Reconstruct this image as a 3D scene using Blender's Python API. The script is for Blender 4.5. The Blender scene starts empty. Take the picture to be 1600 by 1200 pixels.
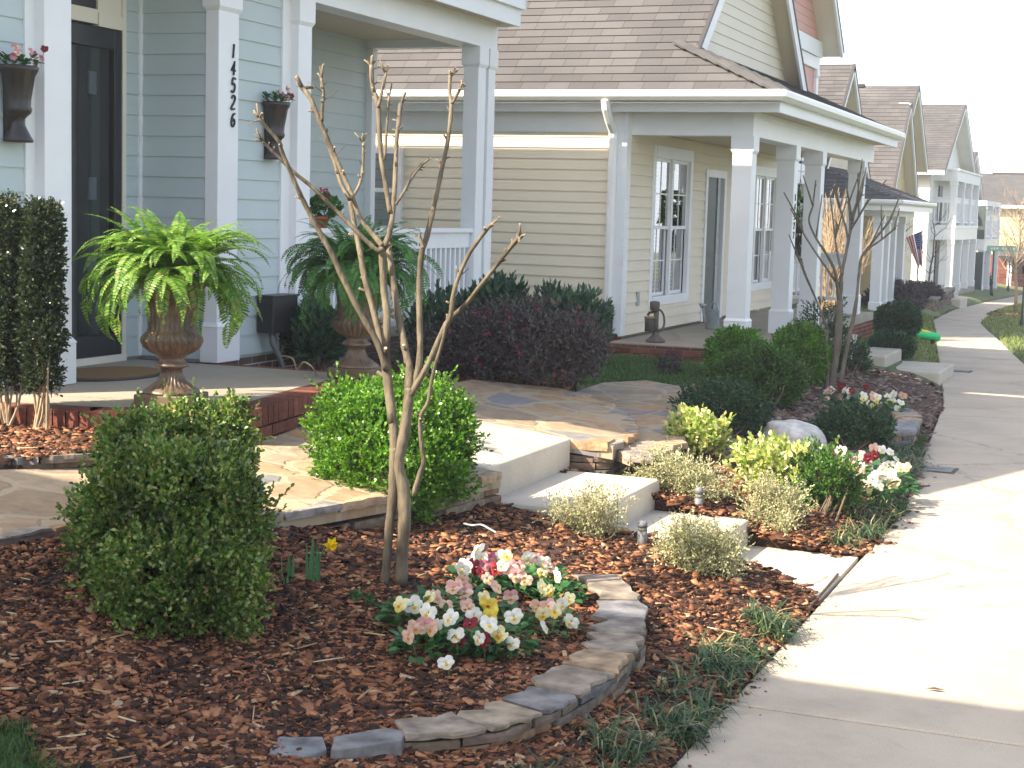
import bpy, math, random
import numpy as np
from mathutils import Vector, Matrix

scene = bpy.context.scene
# ------------------------------------------------------------------ camera
F = 2500.0; EYE = 2.05
_roll, _pitch, _yaw = math.radians(1.6), math.radians(6.2), math.radians(21.9)
_f0 = np.array([-math.sin(_yaw), math.cos(_yaw), 0.0]); _r0 = np.array([math.cos(_yaw), math.sin(_yaw), 0.0]); _u0 = np.array([0, 0, 1.0])
FW = _f0*math.cos(_pitch) - _u0*math.sin(_pitch); _up = _u0*math.cos(_pitch) + _f0*math.sin(_pitch)
RT = _r0*math.cos(_roll) + _up*math.sin(_roll); UP = _up*math.cos(_roll) - _r0*math.sin(_roll)
CAM = np.array([0, 0, EYE])
cd = bpy.data.cameras.new('camera'); cam = bpy.data.objects.new('camera', cd); scene.collection.objects.link(cam)
cd.sensor_width = 36; cd.lens = 36*F/1600; cd.clip_end = 2000; cd.clip_start = 0.1
cam.matrix_world = Matrix(((RT[0], UP[0], -FW[0], 0), (RT[1], UP[1], -FW[1], 0), (RT[2], UP[2], -FW[2], EYE), (0, 0, 0, 1)))
scene.camera = cam
# ------------------------------------------------------------------ sky, sun, exposure
SUN_RX, SUN_RY = 0.80, 0.95            # metres a shadow runs in +x and +y per metre of height
_el = math.atan(1/math.hypot(SUN_RX, SUN_RY))
_toward = Vector((-SUN_RX, -SUN_RY, 1)).normalized()
world = bpy.data.worlds.new('World'); scene.world = world; world.use_nodes = True
wn = world.node_tree; bg = wn.nodes['Background']
sky = wn.nodes.new('ShaderNodeTexSky'); sky.sky_type = 'NISHITA'; sky.sun_disc = False
sky.sun_elevation = _el; sky.sun_rotation = math.atan2(_toward.x, _toward.y)
sky.air_density = 1.0; sky.dust_density = 4.0; sky.ozone_density = 1.0; sky.altitude = 100
_tc = wn.nodes.new('ShaderNodeTexCoord'); _sx = wn.nodes.new('ShaderNodeSeparateXYZ'); wn.links.new(_tc.outputs['Generated'], _sx.inputs[0])
_mr = wn.nodes.new('ShaderNodeMapRange'); wn.links.new(_sx.outputs[2], _mr.inputs[0]); _mr.inputs[1].default_value = .02; _mr.inputs[2].default_value = .62; _mr.inputs[3].default_value = .95; _mr.inputs[4].default_value = .12; _mr.interpolation_type = 'SMOOTHSTEP'
_hz = wn.nodes.new('ShaderNodeMix'); _hz.data_type = 'RGBA'; _hz.inputs[7].default_value = (4.35, 4.7, 5.15, 1)      # pale high haze, thickest low down
wn.links.new(_mr.outputs[0], _hz.inputs[0]); wn.links.new(sky.outputs[0], _hz.inputs[6]); wn.links.new(_hz.outputs[2], bg.inputs[0]); bg.inputs[1].default_value = 0.13
sl = bpy.data.lights.new('sun', 'SUN'); sl.energy = 5.0; sl.angle = math.radians(0.5); sl.color = (1, 0.865, 0.675)
so = bpy.data.objects.new('sun', sl); scene.collection.objects.link(so)
so.rotation_euler = _toward.to_track_quat('Z', 'Y').to_euler(); so.location = (-20, -20, 30)
scene.view_settings.view_transform = 'Standard'; scene.view_settings.look = 'None'
scene.view_settings.exposure = 1.58; scene.view_settings.gamma = 1

# ------------------------------------------------------------------ helpers
rng = np.random.default_rng(7); random.seed(7)
COL = scene.collection
def ray(u, v): return FW + RT*(u-800)/F - UP*(v-600)/F
def PZ(u, v, h=0.0):
    d = ray(u, v); return CAM + d*((h-EYE)/d[2])
def PX(u, v, x):
    d = ray(u, v); return CAM + d*(x/d[0])
def PY(u, v, y):
    d = ray(u, v); return CAM + d*(y/d[1])
def PD(u, v, dep): return CAM + ray(u, v)*dep
def depth(p): return float((np.asarray(p)-CAM) @ FW)

ORG = {}
def tag(o, label, cat, group=None, kind=None):
    if label: o['label'] = label
    if cat: o['category'] = cat
    if group: o['group'] = group
    if kind: o['kind'] = kind
    return o
def thing(name, label, cat, loc=(0, 0, 0), group=None):
    o = bpy.data.objects.new(name, None); COL.objects.link(o); o.empty_display_size = .1
    o.location = Vector([float(c) for c in loc]); ORG[o] = np.array([float(c) for c in loc])
    return tag(o, label, cat, group)
def _place(name, me, m, parent):
    o = bpy.data.objects.new(name, me); COL.objects.link(o)
    for k in (m if isinstance(m, (list, tuple)) else [m]): me.materials.append(k)
    if parent is not None: o.parent = parent
    ORG[o] = ORG[parent] if parent is not None else np.zeros(3)
    return o
class MB:
    """collects faces in world metres, builds one mesh object"""
    def __init__(s): s.v = []; s.f = []; s.uv = {}; s.mi = {}; s.n = 0
    def add(s, vs, fs, mi=0, uv=None):
        b = s.n; s.v.extend([tuple(map(float, p)) for p in vs]); s.n += len(vs)
        for k, f in enumerate(fs):
            if mi: s.mi[len(s.f)] = mi
            if uv is not None: s.uv[len(s.f)] = [uv[i] for i in f]
            s.f.append([b+i for i in f])
        return s
    def box(s, x0, x1, y0, y1, z0, z1, mi=0):
        vs = [(x, y, z) for z in (z0, z1) for y in (y0, y1) for x in (x0, x1)]
        return s.add(vs, [(0, 2, 3, 1), (4, 5, 7, 6), (0, 1, 5, 4), (2, 6, 7, 3), (0, 4, 6, 2), (1, 3, 7, 5)], mi)
    def obox(s, c, ax, hx, hy, z0, z1, mi=0):
        """box on any horizontal axes: c centre (x,y), ax unit dir"""
        c = np.array(c[:2], float); ax = np.array(ax[:2], float); ax /= np.linalg.norm(ax); ay = np.array([-ax[1], ax[0]])
        q = [c+ax*a*hx+ay*b*hy for b in (-1, 1) for a in (-1, 1)]
        vs = [(p[0], p[1], z) for z in (z0, z1) for p in q]
        return s.add(vs, [(0, 2, 3, 1), (4, 5, 7, 6), (0, 1, 5, 4), (2, 6, 7, 3), (0, 4, 6, 2), (1, 3, 7, 5)], mi)
    def prism(s, poly, z0, z1, mi=0, cap=True):
        """vertical prism over a counter-clockwise polygon; z may be number or list"""
        n = len(poly); za = z0 if hasattr(z0, '__len__') else [z0]*n; zb = z1 if hasattr(z1, '__len__') else [z1]*n
        vs = [(p[0], p[1], za[i]) for i, p in enumerate(poly)] + [(p[0], p[1], zb[i]) for i, p in enumerate(poly)]
        fs = [(i, (i+1) % n, n+(i+1) % n, n+i) for i in range(n)] + [tuple(range(n, 2*n))]
        if cap: fs.append(tuple(range(n-1, -1, -1)))
        return s.add(vs, fs, mi)
    def loft(s, rings, closed=True, capa=True, capb=True, mi=0):
        n = len(rings[0]); vs = [p for r in rings for p in r]; fs = []
        for k in range(len(rings)-1):
            for i in range(n if closed else n-1):
                j = (i+1) % n; fs.append((k*n+i, k*n+j, (k+1)*n+j, (k+1)*n+i))
        if capa: fs.append(tuple(range(n-1, -1, -1)))
        if capb: fs.append(tuple((len(rings)-1)*n+i for i in range(n)))
        return s.add(vs, fs, mi)
    def tube(s, pts, rad, n=8, mi=0, cap=True):
        pts = [np.array(p, float) for p in pts]; rad = rad if hasattr(rad, '__len__') else [rad]*len(pts)
        rings = []; ref = np.array([.31, .77, .2])
        for i, p in enumerate(pts):
            t = pts[min(i+1, len(pts)-1)] - pts[max(i-1, 0)]; t = t/(np.linalg.norm(t)+1e-9)
            a = ref - t*(ref @ t); a /= np.linalg.norm(a)+1e-9; ref = a; b = np.cross(t, a)
            rings.append([p + (a*math.cos(q)+b*math.sin(q))*rad[i] for q in np.linspace(0, 2*math.pi, n, endpoint=False)])
        return s.loft(rings, True, cap, cap, mi)
    def lathe(s, prof, c, n=32, flute=None, mi=0, a0=0, a1=2*math.pi):
        """prof: (r, z) list; c: base centre; flute(z_index)->(depth, count)"""
        full = abs(a1-a0-2*math.pi) < 1e-6
        an = np.linspace(a0, a1, n, endpoint=not full); rings = []
        for k, pr in enumerate(prof):
            r, z = pr[0], pr[1]; fd = pr[2] if len(pr) > 2 else 0; cnt = flute or 12
            rings.append([(c[0]+r*(1-fd*(.5-.5*math.cos(cnt*q)))*math.cos(q), c[1]+r*(1-fd*(.5-.5*math.cos(cnt*q)))*math.sin(q), c[2]+z) for q in an])
        return s.loft(rings, full, True, True, mi)
    def build(s, name, m, parent=None, smooth=False, label=None, bevel=0):
        o_ = ORG[parent] if parent is not None else np.zeros(3)
        me = bpy.data.meshes.new(name)
        me.from_pydata([tuple(np.array(v)-o_) for v in s.v], [], s.f); me.update()
        if s.uv:
            L = me.uv_layers.new(name='UVMap'); arr = np.zeros((len(me.loops), 2), np.float32)
            for fi, uv in s.uv.items():
                st = me.polygons[fi].loop_start
                for k, q in enumerate(uv): arr[st+k] = q
            L.data.foreach_set('uv', arr.ravel())
        for fi, k in s.mi.items(): me.polygons[fi].material_index = k
        if smooth: me.polygons.foreach_set('use_smooth', [True]*len(me.polygons))
        o = _place(name, me, m, parent)
        if bevel:
            b = o.modifiers.new('bevel', 'BEVEL'); b.width = bevel; b.segments = 2; b.limit_method = 'ANGLE'; b.angle_limit = math.radians(50)
        if label: o['label'] = label
        return o
def fast_mesh(name, V, nper, m, parent=None, mi=None):
    """V: (N,nper,3) array, one n-gon per row"""
    o_ = ORG[parent] if parent is not None else np.zeros(3)
    N = V.shape[0]; me = bpy.data.meshes.new(name)
    me.vertices.add(N*nper); me.vertices.foreach_set('co', (V.reshape(-1, 3)-o_).astype(np.float32).ravel())
    me.loops.add(N*nper); me.loops.foreach_set('vertex_index', np.arange(N*nper, dtype=np.int32))
    me.polygons.add(N); me.polygons.foreach_set('loop_start', np.arange(0, N*nper, nper, dtype=np.int32))
    me.polygons.foreach_set('loop_total', np.full(N, nper, dtype=np.int32))
    if mi is not None: me.polygons.foreach_set('material_index', mi.astype(np.int32))
    me.update(calc_edges=True); me.validate()
    return _place(name, me, m, parent)
def unit(a): return a/(np.linalg.norm(a, axis=-1, keepdims=True)+1e-9)
def leaves(P, Dr, L, W, up=None, rs=None, fold=.25, six=True, tipw=.5):
    """leaf outlines: P bases (N,3), Dr directions (N,3), lengths, widths -> (N,6|4,3)"""
    r = rs or rng; N = len(P); Dr = unit(Dr)
    U = r.normal(size=(N, 3)) if up is None else up + r.normal(size=(N, 3))*.45
    S = unit(np.cross(Dr, U)); Nn = np.cross(S, Dr)
    L = np.broadcast_to(L, (N,))[:, None]; W = np.broadcast_to(W, (N,))[:, None]
    lift = Nn*W*fold
    if six:
        return np.stack([P, P+Dr*L*.3+S*W*.5+lift, P+Dr*L*.72+S*W*tipw*.9+lift, P+Dr*L, P+Dr*L*.72-S*W*tipw*.9+lift, P+Dr*L*.3-S*W*.5+lift], 1)
    return np.stack([P, P+Dr*L*.45+S*W*.5+lift, P+Dr*L, P+Dr*L*.45-S*W*.5+lift], 1)
def smooth(t): t = min(1, max(0, t)); return t*t*(3-2*t)
def spline(pts, k=5):
    """Catmull-Rom through rows of pts"""
    A = np.array(pts, float)
    if len(A) < 3: return A
    E = np.vstack([2*A[0]-A[1], A, 2*A[-1]-A[-2]]); out = []
    for i in range(1, len(E)-2):
        for t in np.linspace(0, 1, k, endpoint=False):
            a, b, c, d = E[i-1], E[i], E[i+1], E[i+2]
            out.append(.5*((2*b)+(c-a)*t+(2*a-5*b+4*c-d)*t*t+(3*b-a-3*c+d)*t**3))
    out.append(A[-1]); return np.array(out)

# ------------------------------------------------------------------ materials
def newmat(name):
    m = bpy.data.materials.new(name); m.use_nodes = True
    return m, m.node_tree.nodes, m.node_tree.links, m.node_tree.nodes['Principled BSDF']
def ramp(n, stops, interp='LINEAR'):
    r = n.new('ShaderNodeValToRGB'); r.color_ramp.interpolation = interp
    while len(r.color_ramp.elements) < len(stops): r.color_ramp.elements.new(.5)
    for e, (p, c) in zip(r.color_ramp.elements, stops): e.position = p; e.color = (*c, 1)
    return r
def coord(n): return n.new('ShaderNodeTexCoord').outputs['Object']
def paint(name, c, rough=.55, var=.08, scale=3.0, bump=.0, bscale=60, spec=.4, metal=0, c2=None, stretch=None):
    """a surface with soft large-scale tone variation and fine grain"""
    m, n, l, p = newmat(name)
    co = n.new('ShaderNodeNewGeometry').outputs['Position']
    if stretch:
        mp = n.new('ShaderNodeMapping'); mp.inputs['Scale'].default_value = stretch; l.new(co, mp.inputs[0]); co = mp.outputs[0]
    t = n.new('ShaderNodeTexNoise'); t.inputs['Scale'].default_value = scale; t.inputs['Detail'].default_value = 6; t.inputs['Roughness'].default_value = .65; l.new(co, t.inputs[0])
    a = np.array(c); b = np.array(c2) if c2 is not None else None
    r = ramp(n, [(.32, tuple(a*(1-var))), (.68, tuple(np.minimum(a*(1+var), .95)) if b is None else tuple(b))]); l.new(t.outputs[0], r.inputs[0])
    l.new(r.outputs[0], p.inputs['Base Color']); p.inputs['Roughness'].default_value = rough
    p.inputs['Specular IOR Level'].default_value = spec; p.inputs['Metallic'].default_value = metal
    if bump:
        q = n.new('ShaderNodeTexNoise'); q.inputs['Scale'].default_value = bscale; q.inputs['Detail'].default_value = 5; l.new(co, q.inputs[0])
        b_ = n.new('ShaderNodeBump'); b_.inputs['Strength'].default_value = bump; b_.inputs['Distance'].default_value = .01
        l.new(q.outputs[0], b_.inputs['Height']); l.new(b_.outputs[0], p.inputs['Normal'])
    return m
def island(name, stops, rough=.6, spec=.35, trans=0.0, noise=0, bump=0, nscale=14, sheen=0):
    """each separate piece of the mesh takes its own tint from the ramp"""
    m, n, l, p = newmat(name)
    g = n.new('ShaderNodeNewGeometry'); r = ramp(n, stops); oi = n.new('ShaderNodeObjectInfo'); sm = n.new('ShaderNodeMath'); fr = n.new('ShaderNodeMath'); fr.operation = 'FRACT'
    l.new(g.outputs['Random Per Island'], sm.inputs[0]); l.new(oi.outputs['Random'], sm.inputs[1]); l.new(sm.outputs[0], fr.inputs[0]); l.new(fr.outputs[0], r.inputs[0]); col = r.outputs[0]
    if noise:
        t = n.new('ShaderNodeTexNoise'); t.inputs['Scale'].default_value = nscale; t.inputs['Detail'].default_value = 6; l.new(g.outputs['Position'], t.inputs[0])
        mm = n.new('ShaderNodeMapRange'); mm.inputs[1].default_value = .3; mm.inputs[2].default_value = .7; mm.inputs[3].default_value = 1-noise; mm.inputs[4].default_value = 1+noise; l.new(t.outputs[0], mm.inputs[0])
        mx = n.new('ShaderNodeMix'); mx.data_type = 'RGBA'; mx.blend_type = 'MULTIPLY'; mx.inputs[0].default_value = 1
        l.new(col, mx.inputs[6]); l.new(mm.outputs[0], mx.inputs[7]); col = mx.outputs[2]
        if bump:
            b_ = n.new('ShaderNodeBump'); b_.inputs['Strength'].default_value = bump; b_.inputs['Distance'].default_value = .01
            q = n.new('ShaderNodeTexNoise'); q.inputs['Scale'].default_value = nscale*2.5; q.inputs['Detail'].default_value = 6; l.new(g.outputs['Position'], q.inputs[0])
            l.new(q.outputs[0], b_.inputs['Height']); l.new(b_.outputs[0], p.inputs['Normal'])
    l.new(col, p.inputs['Base Color']); p.inputs['Roughness'].default_value = rough; p.inputs['Specular IOR Level'].default_value = spec
    if trans:
        tr = n.new('ShaderNodeBsdfTranslucent'); hs = n.new('ShaderNodeHueSaturation'); hs.inputs['Value'].default_value = 1.6; hs.inputs['Saturation'].default_value = 1.1
        l.new(col, hs.inputs['Color']); l.new(hs.outputs[0], tr.inputs[0])
        mx = n.new('ShaderNodeMixShader'); mx.inputs[0].default_value = trans
        l.new(p.outputs[0], mx.inputs[1]); l.new(tr.outputs[0], mx.inputs[2]); l.new(mx.outputs[0], n['Material Output'].inputs[0])
    return m
def concrete(name, c, joint=None):
    m, n, l, p = newmat(name); g = n.new('ShaderNodeNewGeometry'); co = g.outputs['Position']
    a = np.array(c)
    t = n.new('ShaderNodeTexNoise'); t.inputs['Scale'].default_value = 1.1; t.inputs['Detail'].default_value = 9; t.inputs['Roughness'].default_value = .7; l.new(co, t.inputs[0])
    r = ramp(n, [(.3, tuple(a*.78)), (.5, tuple(a)), (.72, tuple(a*1.12))]); l.new(t.outputs[0], r.inputs[0])
    t2 = n.new('ShaderNodeTexNoise'); t2.inputs['Scale'].default_value = 160; t2.inputs['Detail'].default_value = 3; l.new(co, t2.inputs[0])
    mr = n.new('ShaderNodeMapRange'); mr.inputs[1].default_value = .3; mr.inputs[2].default_value = .7; mr.inputs[3].default_value = .86; mr.inputs[4].default_value = 1.1; l.new(t2.outputs[0], mr.inputs[0])
    t3 = n.new('ShaderNodeTexNoise'); t3.inputs['Scale'].default_value = 7; t3.inputs['Detail'].default_value = 10; t3.inputs['Roughness'].default_value = .8; l.new(co, t3.inputs[0])
    mr3 = n.new('ShaderNodeMapRange'); mr3.inputs[1].default_value = .25; mr3.inputs[2].default_value = .42; mr3.inputs[3].default_value = .72; mr3.inputs[4].default_value = 1; l.new(t3.outputs[0], mr3.inputs[0])
    def mul(x, y):
        mx = n.new('ShaderNodeMix'); mx.data_type = 'RGBA'; mx.blend_type = 'MULTIPLY'; mx.inputs[0].default_value = 1; l.new(x, mx.inputs[6]); l.new(y, mx.inputs[7]); return mx.outputs[2]
    vz = n.new('ShaderNodeTexVoronoi'); vz.feature = 'DISTANCE_TO_EDGE'; vz.inputs['Scale'].default_value = .33; wz = n.new('ShaderNodeMix'); wz.data_type = 'RGBA'; wz.blend_type = 'LINEAR_LIGHT'; wz.inputs[0].default_value = .22; l.new(co, wz.inputs[6]); l.new(t3.outputs[1], wz.inputs[7]); l.new(wz.outputs[2], vz.inputs[0])
    mc = n.new('ShaderNodeMapRange'); mc.inputs[1].default_value = .001; mc.inputs[2].default_value = .006; mc.inputs[3].default_value = .62; mc.inputs[4].default_value = 1; l.new(vz.outputs['Distance'], mc.inputs[0])
    l.new(mul(mul(mul(r.outputs[0], mr.outputs[0]), mr3.outputs[0]), mc.outputs[0]), p.inputs['Base Color']); p.inputs['Roughness'].default_value = .85; p.inputs['Specular IOR Level'].default_value = .25
    b_ = n.new('ShaderNodeBump'); b_.inputs['Strength'].default_value = .25; b_.inputs['Distance'].default_value = .004; l.new(t2.outputs[0], b_.inputs['Height']); l.new(b_.outputs[0], p.inputs['Normal'])
    return m
def shingles(name, c1, c2):
    m, n, l, p = newmat(name); uv = n.new('ShaderNodeUVMap').outputs[0]
    b = n.new('ShaderNodeTexBrick'); b.offset = .37; b.offset_frequency = 2; b.squash = .8; b.squash_frequency = 3
    for k, v in (('Scale', 1), ('Mortar Size', .004), ('Brick Width', .36), ('Row Height', .143), ('Bias', 0.0), ('Mortar Smooth', .2)): b.inputs[k].default_value = v
    b.inputs['Color1'].default_value = (*c1, 1); b.inputs['Color2'].default_value = (*c2, 1); b.inputs['Mortar'].default_value = (*(np.array(c2)*.55), 1); l.new(uv, b.inputs[0])
    t = n.new('ShaderNodeTexNoise'); t.inputs['Scale'].default_value = 90; t.inputs['Detail'].default_value = 3; l.new(n.new('ShaderNodeNewGeometry').outputs['Position'], t.inputs[0])
    mr = n.new('ShaderNodeMapRange'); mr.inputs[3].default_value = .75; mr.inputs[4].default_value = 1.25; l.new(t.outputs[0], mr.inputs[0])
    t2 = n.new('ShaderNodeTexNoise'); t2.inputs['Scale'].default_value = .8; t2.inputs['Detail'].default_value = 4; l.new(uv, t2.inputs[0])
    mr2 = n.new('ShaderNodeMapRange'); mr2.inputs[1].default_value = .3; mr2.inputs[2].default_value = .7; mr2.inputs[3].default_value = .88; mr2.inputs[4].default_value = 1.1; l.new(t2.outputs[0], mr2.inputs[0])
    col = b.outputs[0]
    for s in (mr, mr2):
        mx = n.new('ShaderNodeMix'); mx.data_type = 'RGBA'; mx.blend_type = 'MULTIPLY'; mx.inputs[0].default_value = 1; l.new(col, mx.inputs[6]); l.new(s.outputs[0], mx.inputs[7]); col = mx.outputs[2]
    l.new(col, p.inputs['Base Color']); p.inputs['Roughness'].default_value = .9; p.inputs['Specular IOR Level'].default_value = .2
    return m
def flagstone(name):
    m, n, l, p = newmat(name); co = n.new('ShaderNodeNewGeometry').outputs['Position']
    mp = n.new('ShaderNodeMapping'); mp.inputs['Scale'].default_value = (1.0, 1.0, .0); l.new(co, mp.inputs[0])
    w = n.new('ShaderNodeTexNoise'); w.inputs['Scale'].default_value = 3.5; w.inputs['Detail'].default_value = 4; l.new(mp.outputs[0], w.inputs[0])
    wm = n.new('ShaderNodeMix'); wm.data_type = 'RGBA'; wm.blend_type = 'LINEAR_LIGHT'; wm.inputs[0].default_value = .14; l.new(mp.outputs[0], wm.inputs[6]); l.new(w.outputs[1], wm.inputs[7])
    va = n.new('ShaderNodeTexVoronoi'); va.feature = 'DISTANCE_TO_EDGE'; va.inputs['Scale'].default_value = 2.3; l.new(wm.outputs[2], va.inputs[0])
    vc = n.new('ShaderNodeTexVoronoi'); vc.inputs['Scale'].default_value = 2.3; l.new(wm.outputs[2], vc.inputs[0])
    sp = n.new('ShaderNodeSeparateColor'); l.new(vc.outputs['Color'], sp.inputs[0])
    r = ramp(n, [(0, (.19, .195, .205)), (.25, (.29, .205, .125)), (.45, (.39, .26, .14)), (.62, (.29, .24, .18)), (.8, (.40, .225, .105)), (1, (.21, .205, .21))]); l.new(sp.outputs[0], r.inputs[0])
    t = n.new('ShaderNodeTexNoise'); t.inputs['Scale'].default_value = 9; t.inputs['Detail'].default_value = 8; t.inputs['Roughness'].default_value = .7; l.new(co, t.inputs[0])
    mr = n.new('ShaderNodeMapRange'); mr.inputs[1].default_value = .3; mr.inputs[2].default_value = .7; mr.inputs[3].default_value = .72; mr.inputs[4].default_value = 1.3; l.new(t.outputs[0], mr.inputs[0])
    mx = n.new('ShaderNodeMix'); mx.data_type = 'RGBA'; mx.blend_type = 'MULTIPLY'; mx.inputs[0].default_value = 1; l.new(r.outputs[0], mx.inputs[6]); l.new(mr.outputs[0], mx.inputs[7])
    e = n.new('ShaderNodeMapRange'); e.inputs[1].default_value = .035; e.inputs[2].default_value = .075; l.new(va.outputs['Distance'], e.inputs[0])
    m2 = n.new('ShaderNodeMix'); m2.data_type = 'RGBA'; l.new(e.outputs[0], m2.inputs[0]); m2.inputs[6].default_value = (.37, .295, .20, 1); l.new(mx.outputs[2], m2.inputs[7])
    l.new(m2.outputs[2], p.inputs['Base Color']); p.inputs['Roughness'].default_value = .75; p.inputs['Specular IOR Level'].default_value = .3
    ad = n.new('ShaderNodeMath'); ad.operation = 'MULTIPLY_ADD'; l.new(t.outputs[0], ad.inputs[0]); ad.inputs[1].default_value = .5; l.new(e.outputs[0], ad.inputs[2])
    b_ = n.new('ShaderNodeBump'); b_.inputs['Strength'].default_value = .6; b_.inputs['Distance'].default_value = .012; l.new(ad.outputs[0], b_.inputs['Height']); l.new(b_.outputs[0], p.inputs['Normal'])
    return m
def glass(name, tint=(.75, .8, .82), base=.48):
    m, n, l, p = newmat(name)
    tr = n.new('ShaderNodeBsdfTransparent'); tr.inputs[0].default_value = (*tint, 1); gl = n.new('ShaderNodeBsdfGlossy'); gl.inputs['Roughness'].default_value = .015
    fr = n.new('ShaderNodeFresnel'); fr.inputs[0].default_value = 2.5
    t = n.new('ShaderNodeTexNoise'); t.inputs['Scale'].default_value = 1.3; l.new(n.new('ShaderNodeNewGeometry').outputs['Position'], t.inputs[0])
    b_ = n.new('ShaderNodeBump'); b_.inputs['Strength'].default_value = .12; b_.inputs['Distance'].default_value = .05; l.new(t.outputs[0], b_.inputs['Height']); l.new(b_.outputs[0], gl.inputs['Normal'])
    mx = n.new('ShaderNodeMixShader'); ad = n.new('ShaderNodeMath'); ad.operation = 'MULTIPLY_ADD'; ad.use_clamp = True; ad.inputs[1].default_value = .6; ad.inputs[2].default_value = base; l.new(fr.outputs[0], ad.inputs[0]); l.new(ad.outputs[0], mx.inputs[0]); l.new(tr.outputs[0], mx.inputs[1]); l.new(gl.outputs[0], mx.inputs[2]); l.new(mx.outputs[0], n['Material Output'].inputs[0])
    return m
M = {}
M['blue'] = paint('pale_blue_paint', (.47, .545, .55), .5, .05, 1.2, .05, 120)
M['tan'] = paint('tan_paint', (.72, .645, .505), .5, .05, 1.2, .05, 120)
M['cream'] = paint('cream_paint', (.66, .56, .40), .5, .05, 1.2)
M['pink'] = paint('pink_paint', (.60, .30, .25), .5, .05, 1.2)
M['yellow'] = paint('straw_paint', (.58, .47, .27), .5, .05, 1.2)
M['whitewall'] = paint('white_siding_paint', (.80, .78, .74), .5, .04, 1.2)
M['white'] = paint('white_trim_paint', (.79, .80, .81), .42, .035, 2.2, .03, 150)
M['offwhite'] = paint('ivory_paint', (.70, .65, .55), .5, .04, 2)
M['soffit'] = paint('soffit_paint', (.60, .51, .38), .6, .04, 1.5)
M['roof'] = shingles('asphalt_shingles', (.106, .102, .103), (.076, .073, .075))
M['drip'] = paint('dark_drip_edge', (.05, .045, .045), .5)
M['gutter'] = paint('white_gutter_metal', (.80, .79, .77), .3, .03, 2, spec=.6)
M['brick'] = island('red_brick', [(0, (.115, .040, .028)), (.5, (.165, .056, .037)), (1, (.21, .080, .052))], .85, .2, noise=.3, bump=.5, nscale=25)
M['mortar'] = paint('mortar', (.20, .15, .12), .95, .15, 20, .4, 90)
M['foundation'] = paint('dark_foundation', (.11, .065, .05), .9, .25, 6, .4, 60)
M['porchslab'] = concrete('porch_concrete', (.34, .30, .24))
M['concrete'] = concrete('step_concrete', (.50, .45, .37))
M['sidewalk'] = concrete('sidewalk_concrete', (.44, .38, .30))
M['flag'] = flagstone('flagstone_paving')
M['slate'] = island('stacked_slate', [(0, (.085, .085, .085)), (.2, (.17, .12, .08)), (.4, (.11, .115, .12)), (.6, (.22, .13, .07)), (.8, (.13, .105, .085)), (1, (.25, .20, .14))], .8, .3, noise=.35, bump=.7, nscale=22)
M['cap'] = island('slate_capstone', [(0, (.13, .14, .155)), (.22, (.17, .17, .17)), (.4, (.28, .22, .15)), (.62, (.19, .16, .13)), (.8, (.15, .155, .17)), (1, (.29, .205, .125))], .62, .4, noise=.55, bump=.8, nscale=11)
M['edge'] = island('flagstone_edge', [(0, (.20, .20, .21)), (.3, (.30, .225, .155)), (.55, (.38, .27, .165)), (.8, (.25, .23, .20)), (1, (.36, .22, .12))], .75, .3, noise=.45, bump=.8, nscale=12)
M['boulder'] = paint('pale_boulder', (.40, .38, .36), .85, .3, 9, .9, 26, c2=(.66, .64, .61))
M['door'] = paint('dark_door', (.012, .014, .017), .35, .1, 3, spec=.5)
M['doorgrey'] = paint('grey_green_door', (.060, .078, .072), .45, .08, 3)
M['glass'] = glass('window_glass')
M['stormglass'] = glass('storm_door_glass', (.7, .75, .78), .0)
M['dark'] = paint('unlit_room_black', (.02, .022, .026), .9)  # near-black colour stands for the shade of unlit rooms
M['blind'] = paint('window_blind', (.62, .62, .60), .6, .05, 3)
M['black'] = paint('black_metal', (.012, .012, .014), .4, .15, 5, spec=.5)
M['greymetal'] = paint('grey_conduit', (.15, .16, .17), .5, .1, 6)
M['galv'] = paint('galvanised_metal', (.33, .37, .39), .4, .2, 9, metal=.4)
M['iron'] = paint('weathered_iron', (.12, .10, .085), .75, .35, 14, .4, 80)
M['numeral'] = paint('black_numeral', (.02, .018, .03), .4)
M['bronze'] = paint('bronze_urn', (.075, .048, .033), .42, .35, 12, .15, 60, spec=.55, c2=(.21, .145, .095))
M['urnbase'] = paint('urn_plinth', (.12, .085, .055), .6, .25, 10, .2, 60)
M['plantpot'] = paint('dark_brown_resin', (.028, .022, .022), .38, .25, 9, .1, 50, spec=.5)
M['terracotta'] = paint('terracotta', (.36, .10, .05), .7, .15, 12)
M['mat'] = paint('coir_mat', (.26, .15, .06), .95, .3, 60, 1.0, 220)
M['matedge'] = paint('rubber_edge', (.05, .055, .06), .8)
M['bark'] = paint('crape_myrtle_bark', (.085, .064, .040), .8, .35, 16, .9, 45, c2=(.195, .160, .108), stretch=(1, 1, .25))
M['bark2'] = paint('grey_bark', (.10, .085, .065), .8, .3, 10, .5, 45, c2=(.17, .15, .115), stretch=(1, 1, .25))
M['cut'] = paint('cut_wood', (.46, .35, .22), .8, .2, 30)
M['twig'] = paint('brown_twig', (.12, .085, .055), .8, .3, 20)
M['paletwig'] = paint('pale_twig', (.30, .225, .145), .8, .25, 12)
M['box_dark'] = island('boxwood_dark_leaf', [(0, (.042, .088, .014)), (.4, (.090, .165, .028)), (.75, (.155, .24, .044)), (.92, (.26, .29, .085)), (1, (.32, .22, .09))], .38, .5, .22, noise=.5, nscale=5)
M['box_bright'] = island('boxwood_bright_leaf', [(0, (.055, .13, .018)), (.4, (.085, .21, .022)), (.8, (.13, .28, .03)), (1, (.19, .32, .05))], .36, .5, .28, noise=.5, nscale=5)
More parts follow.
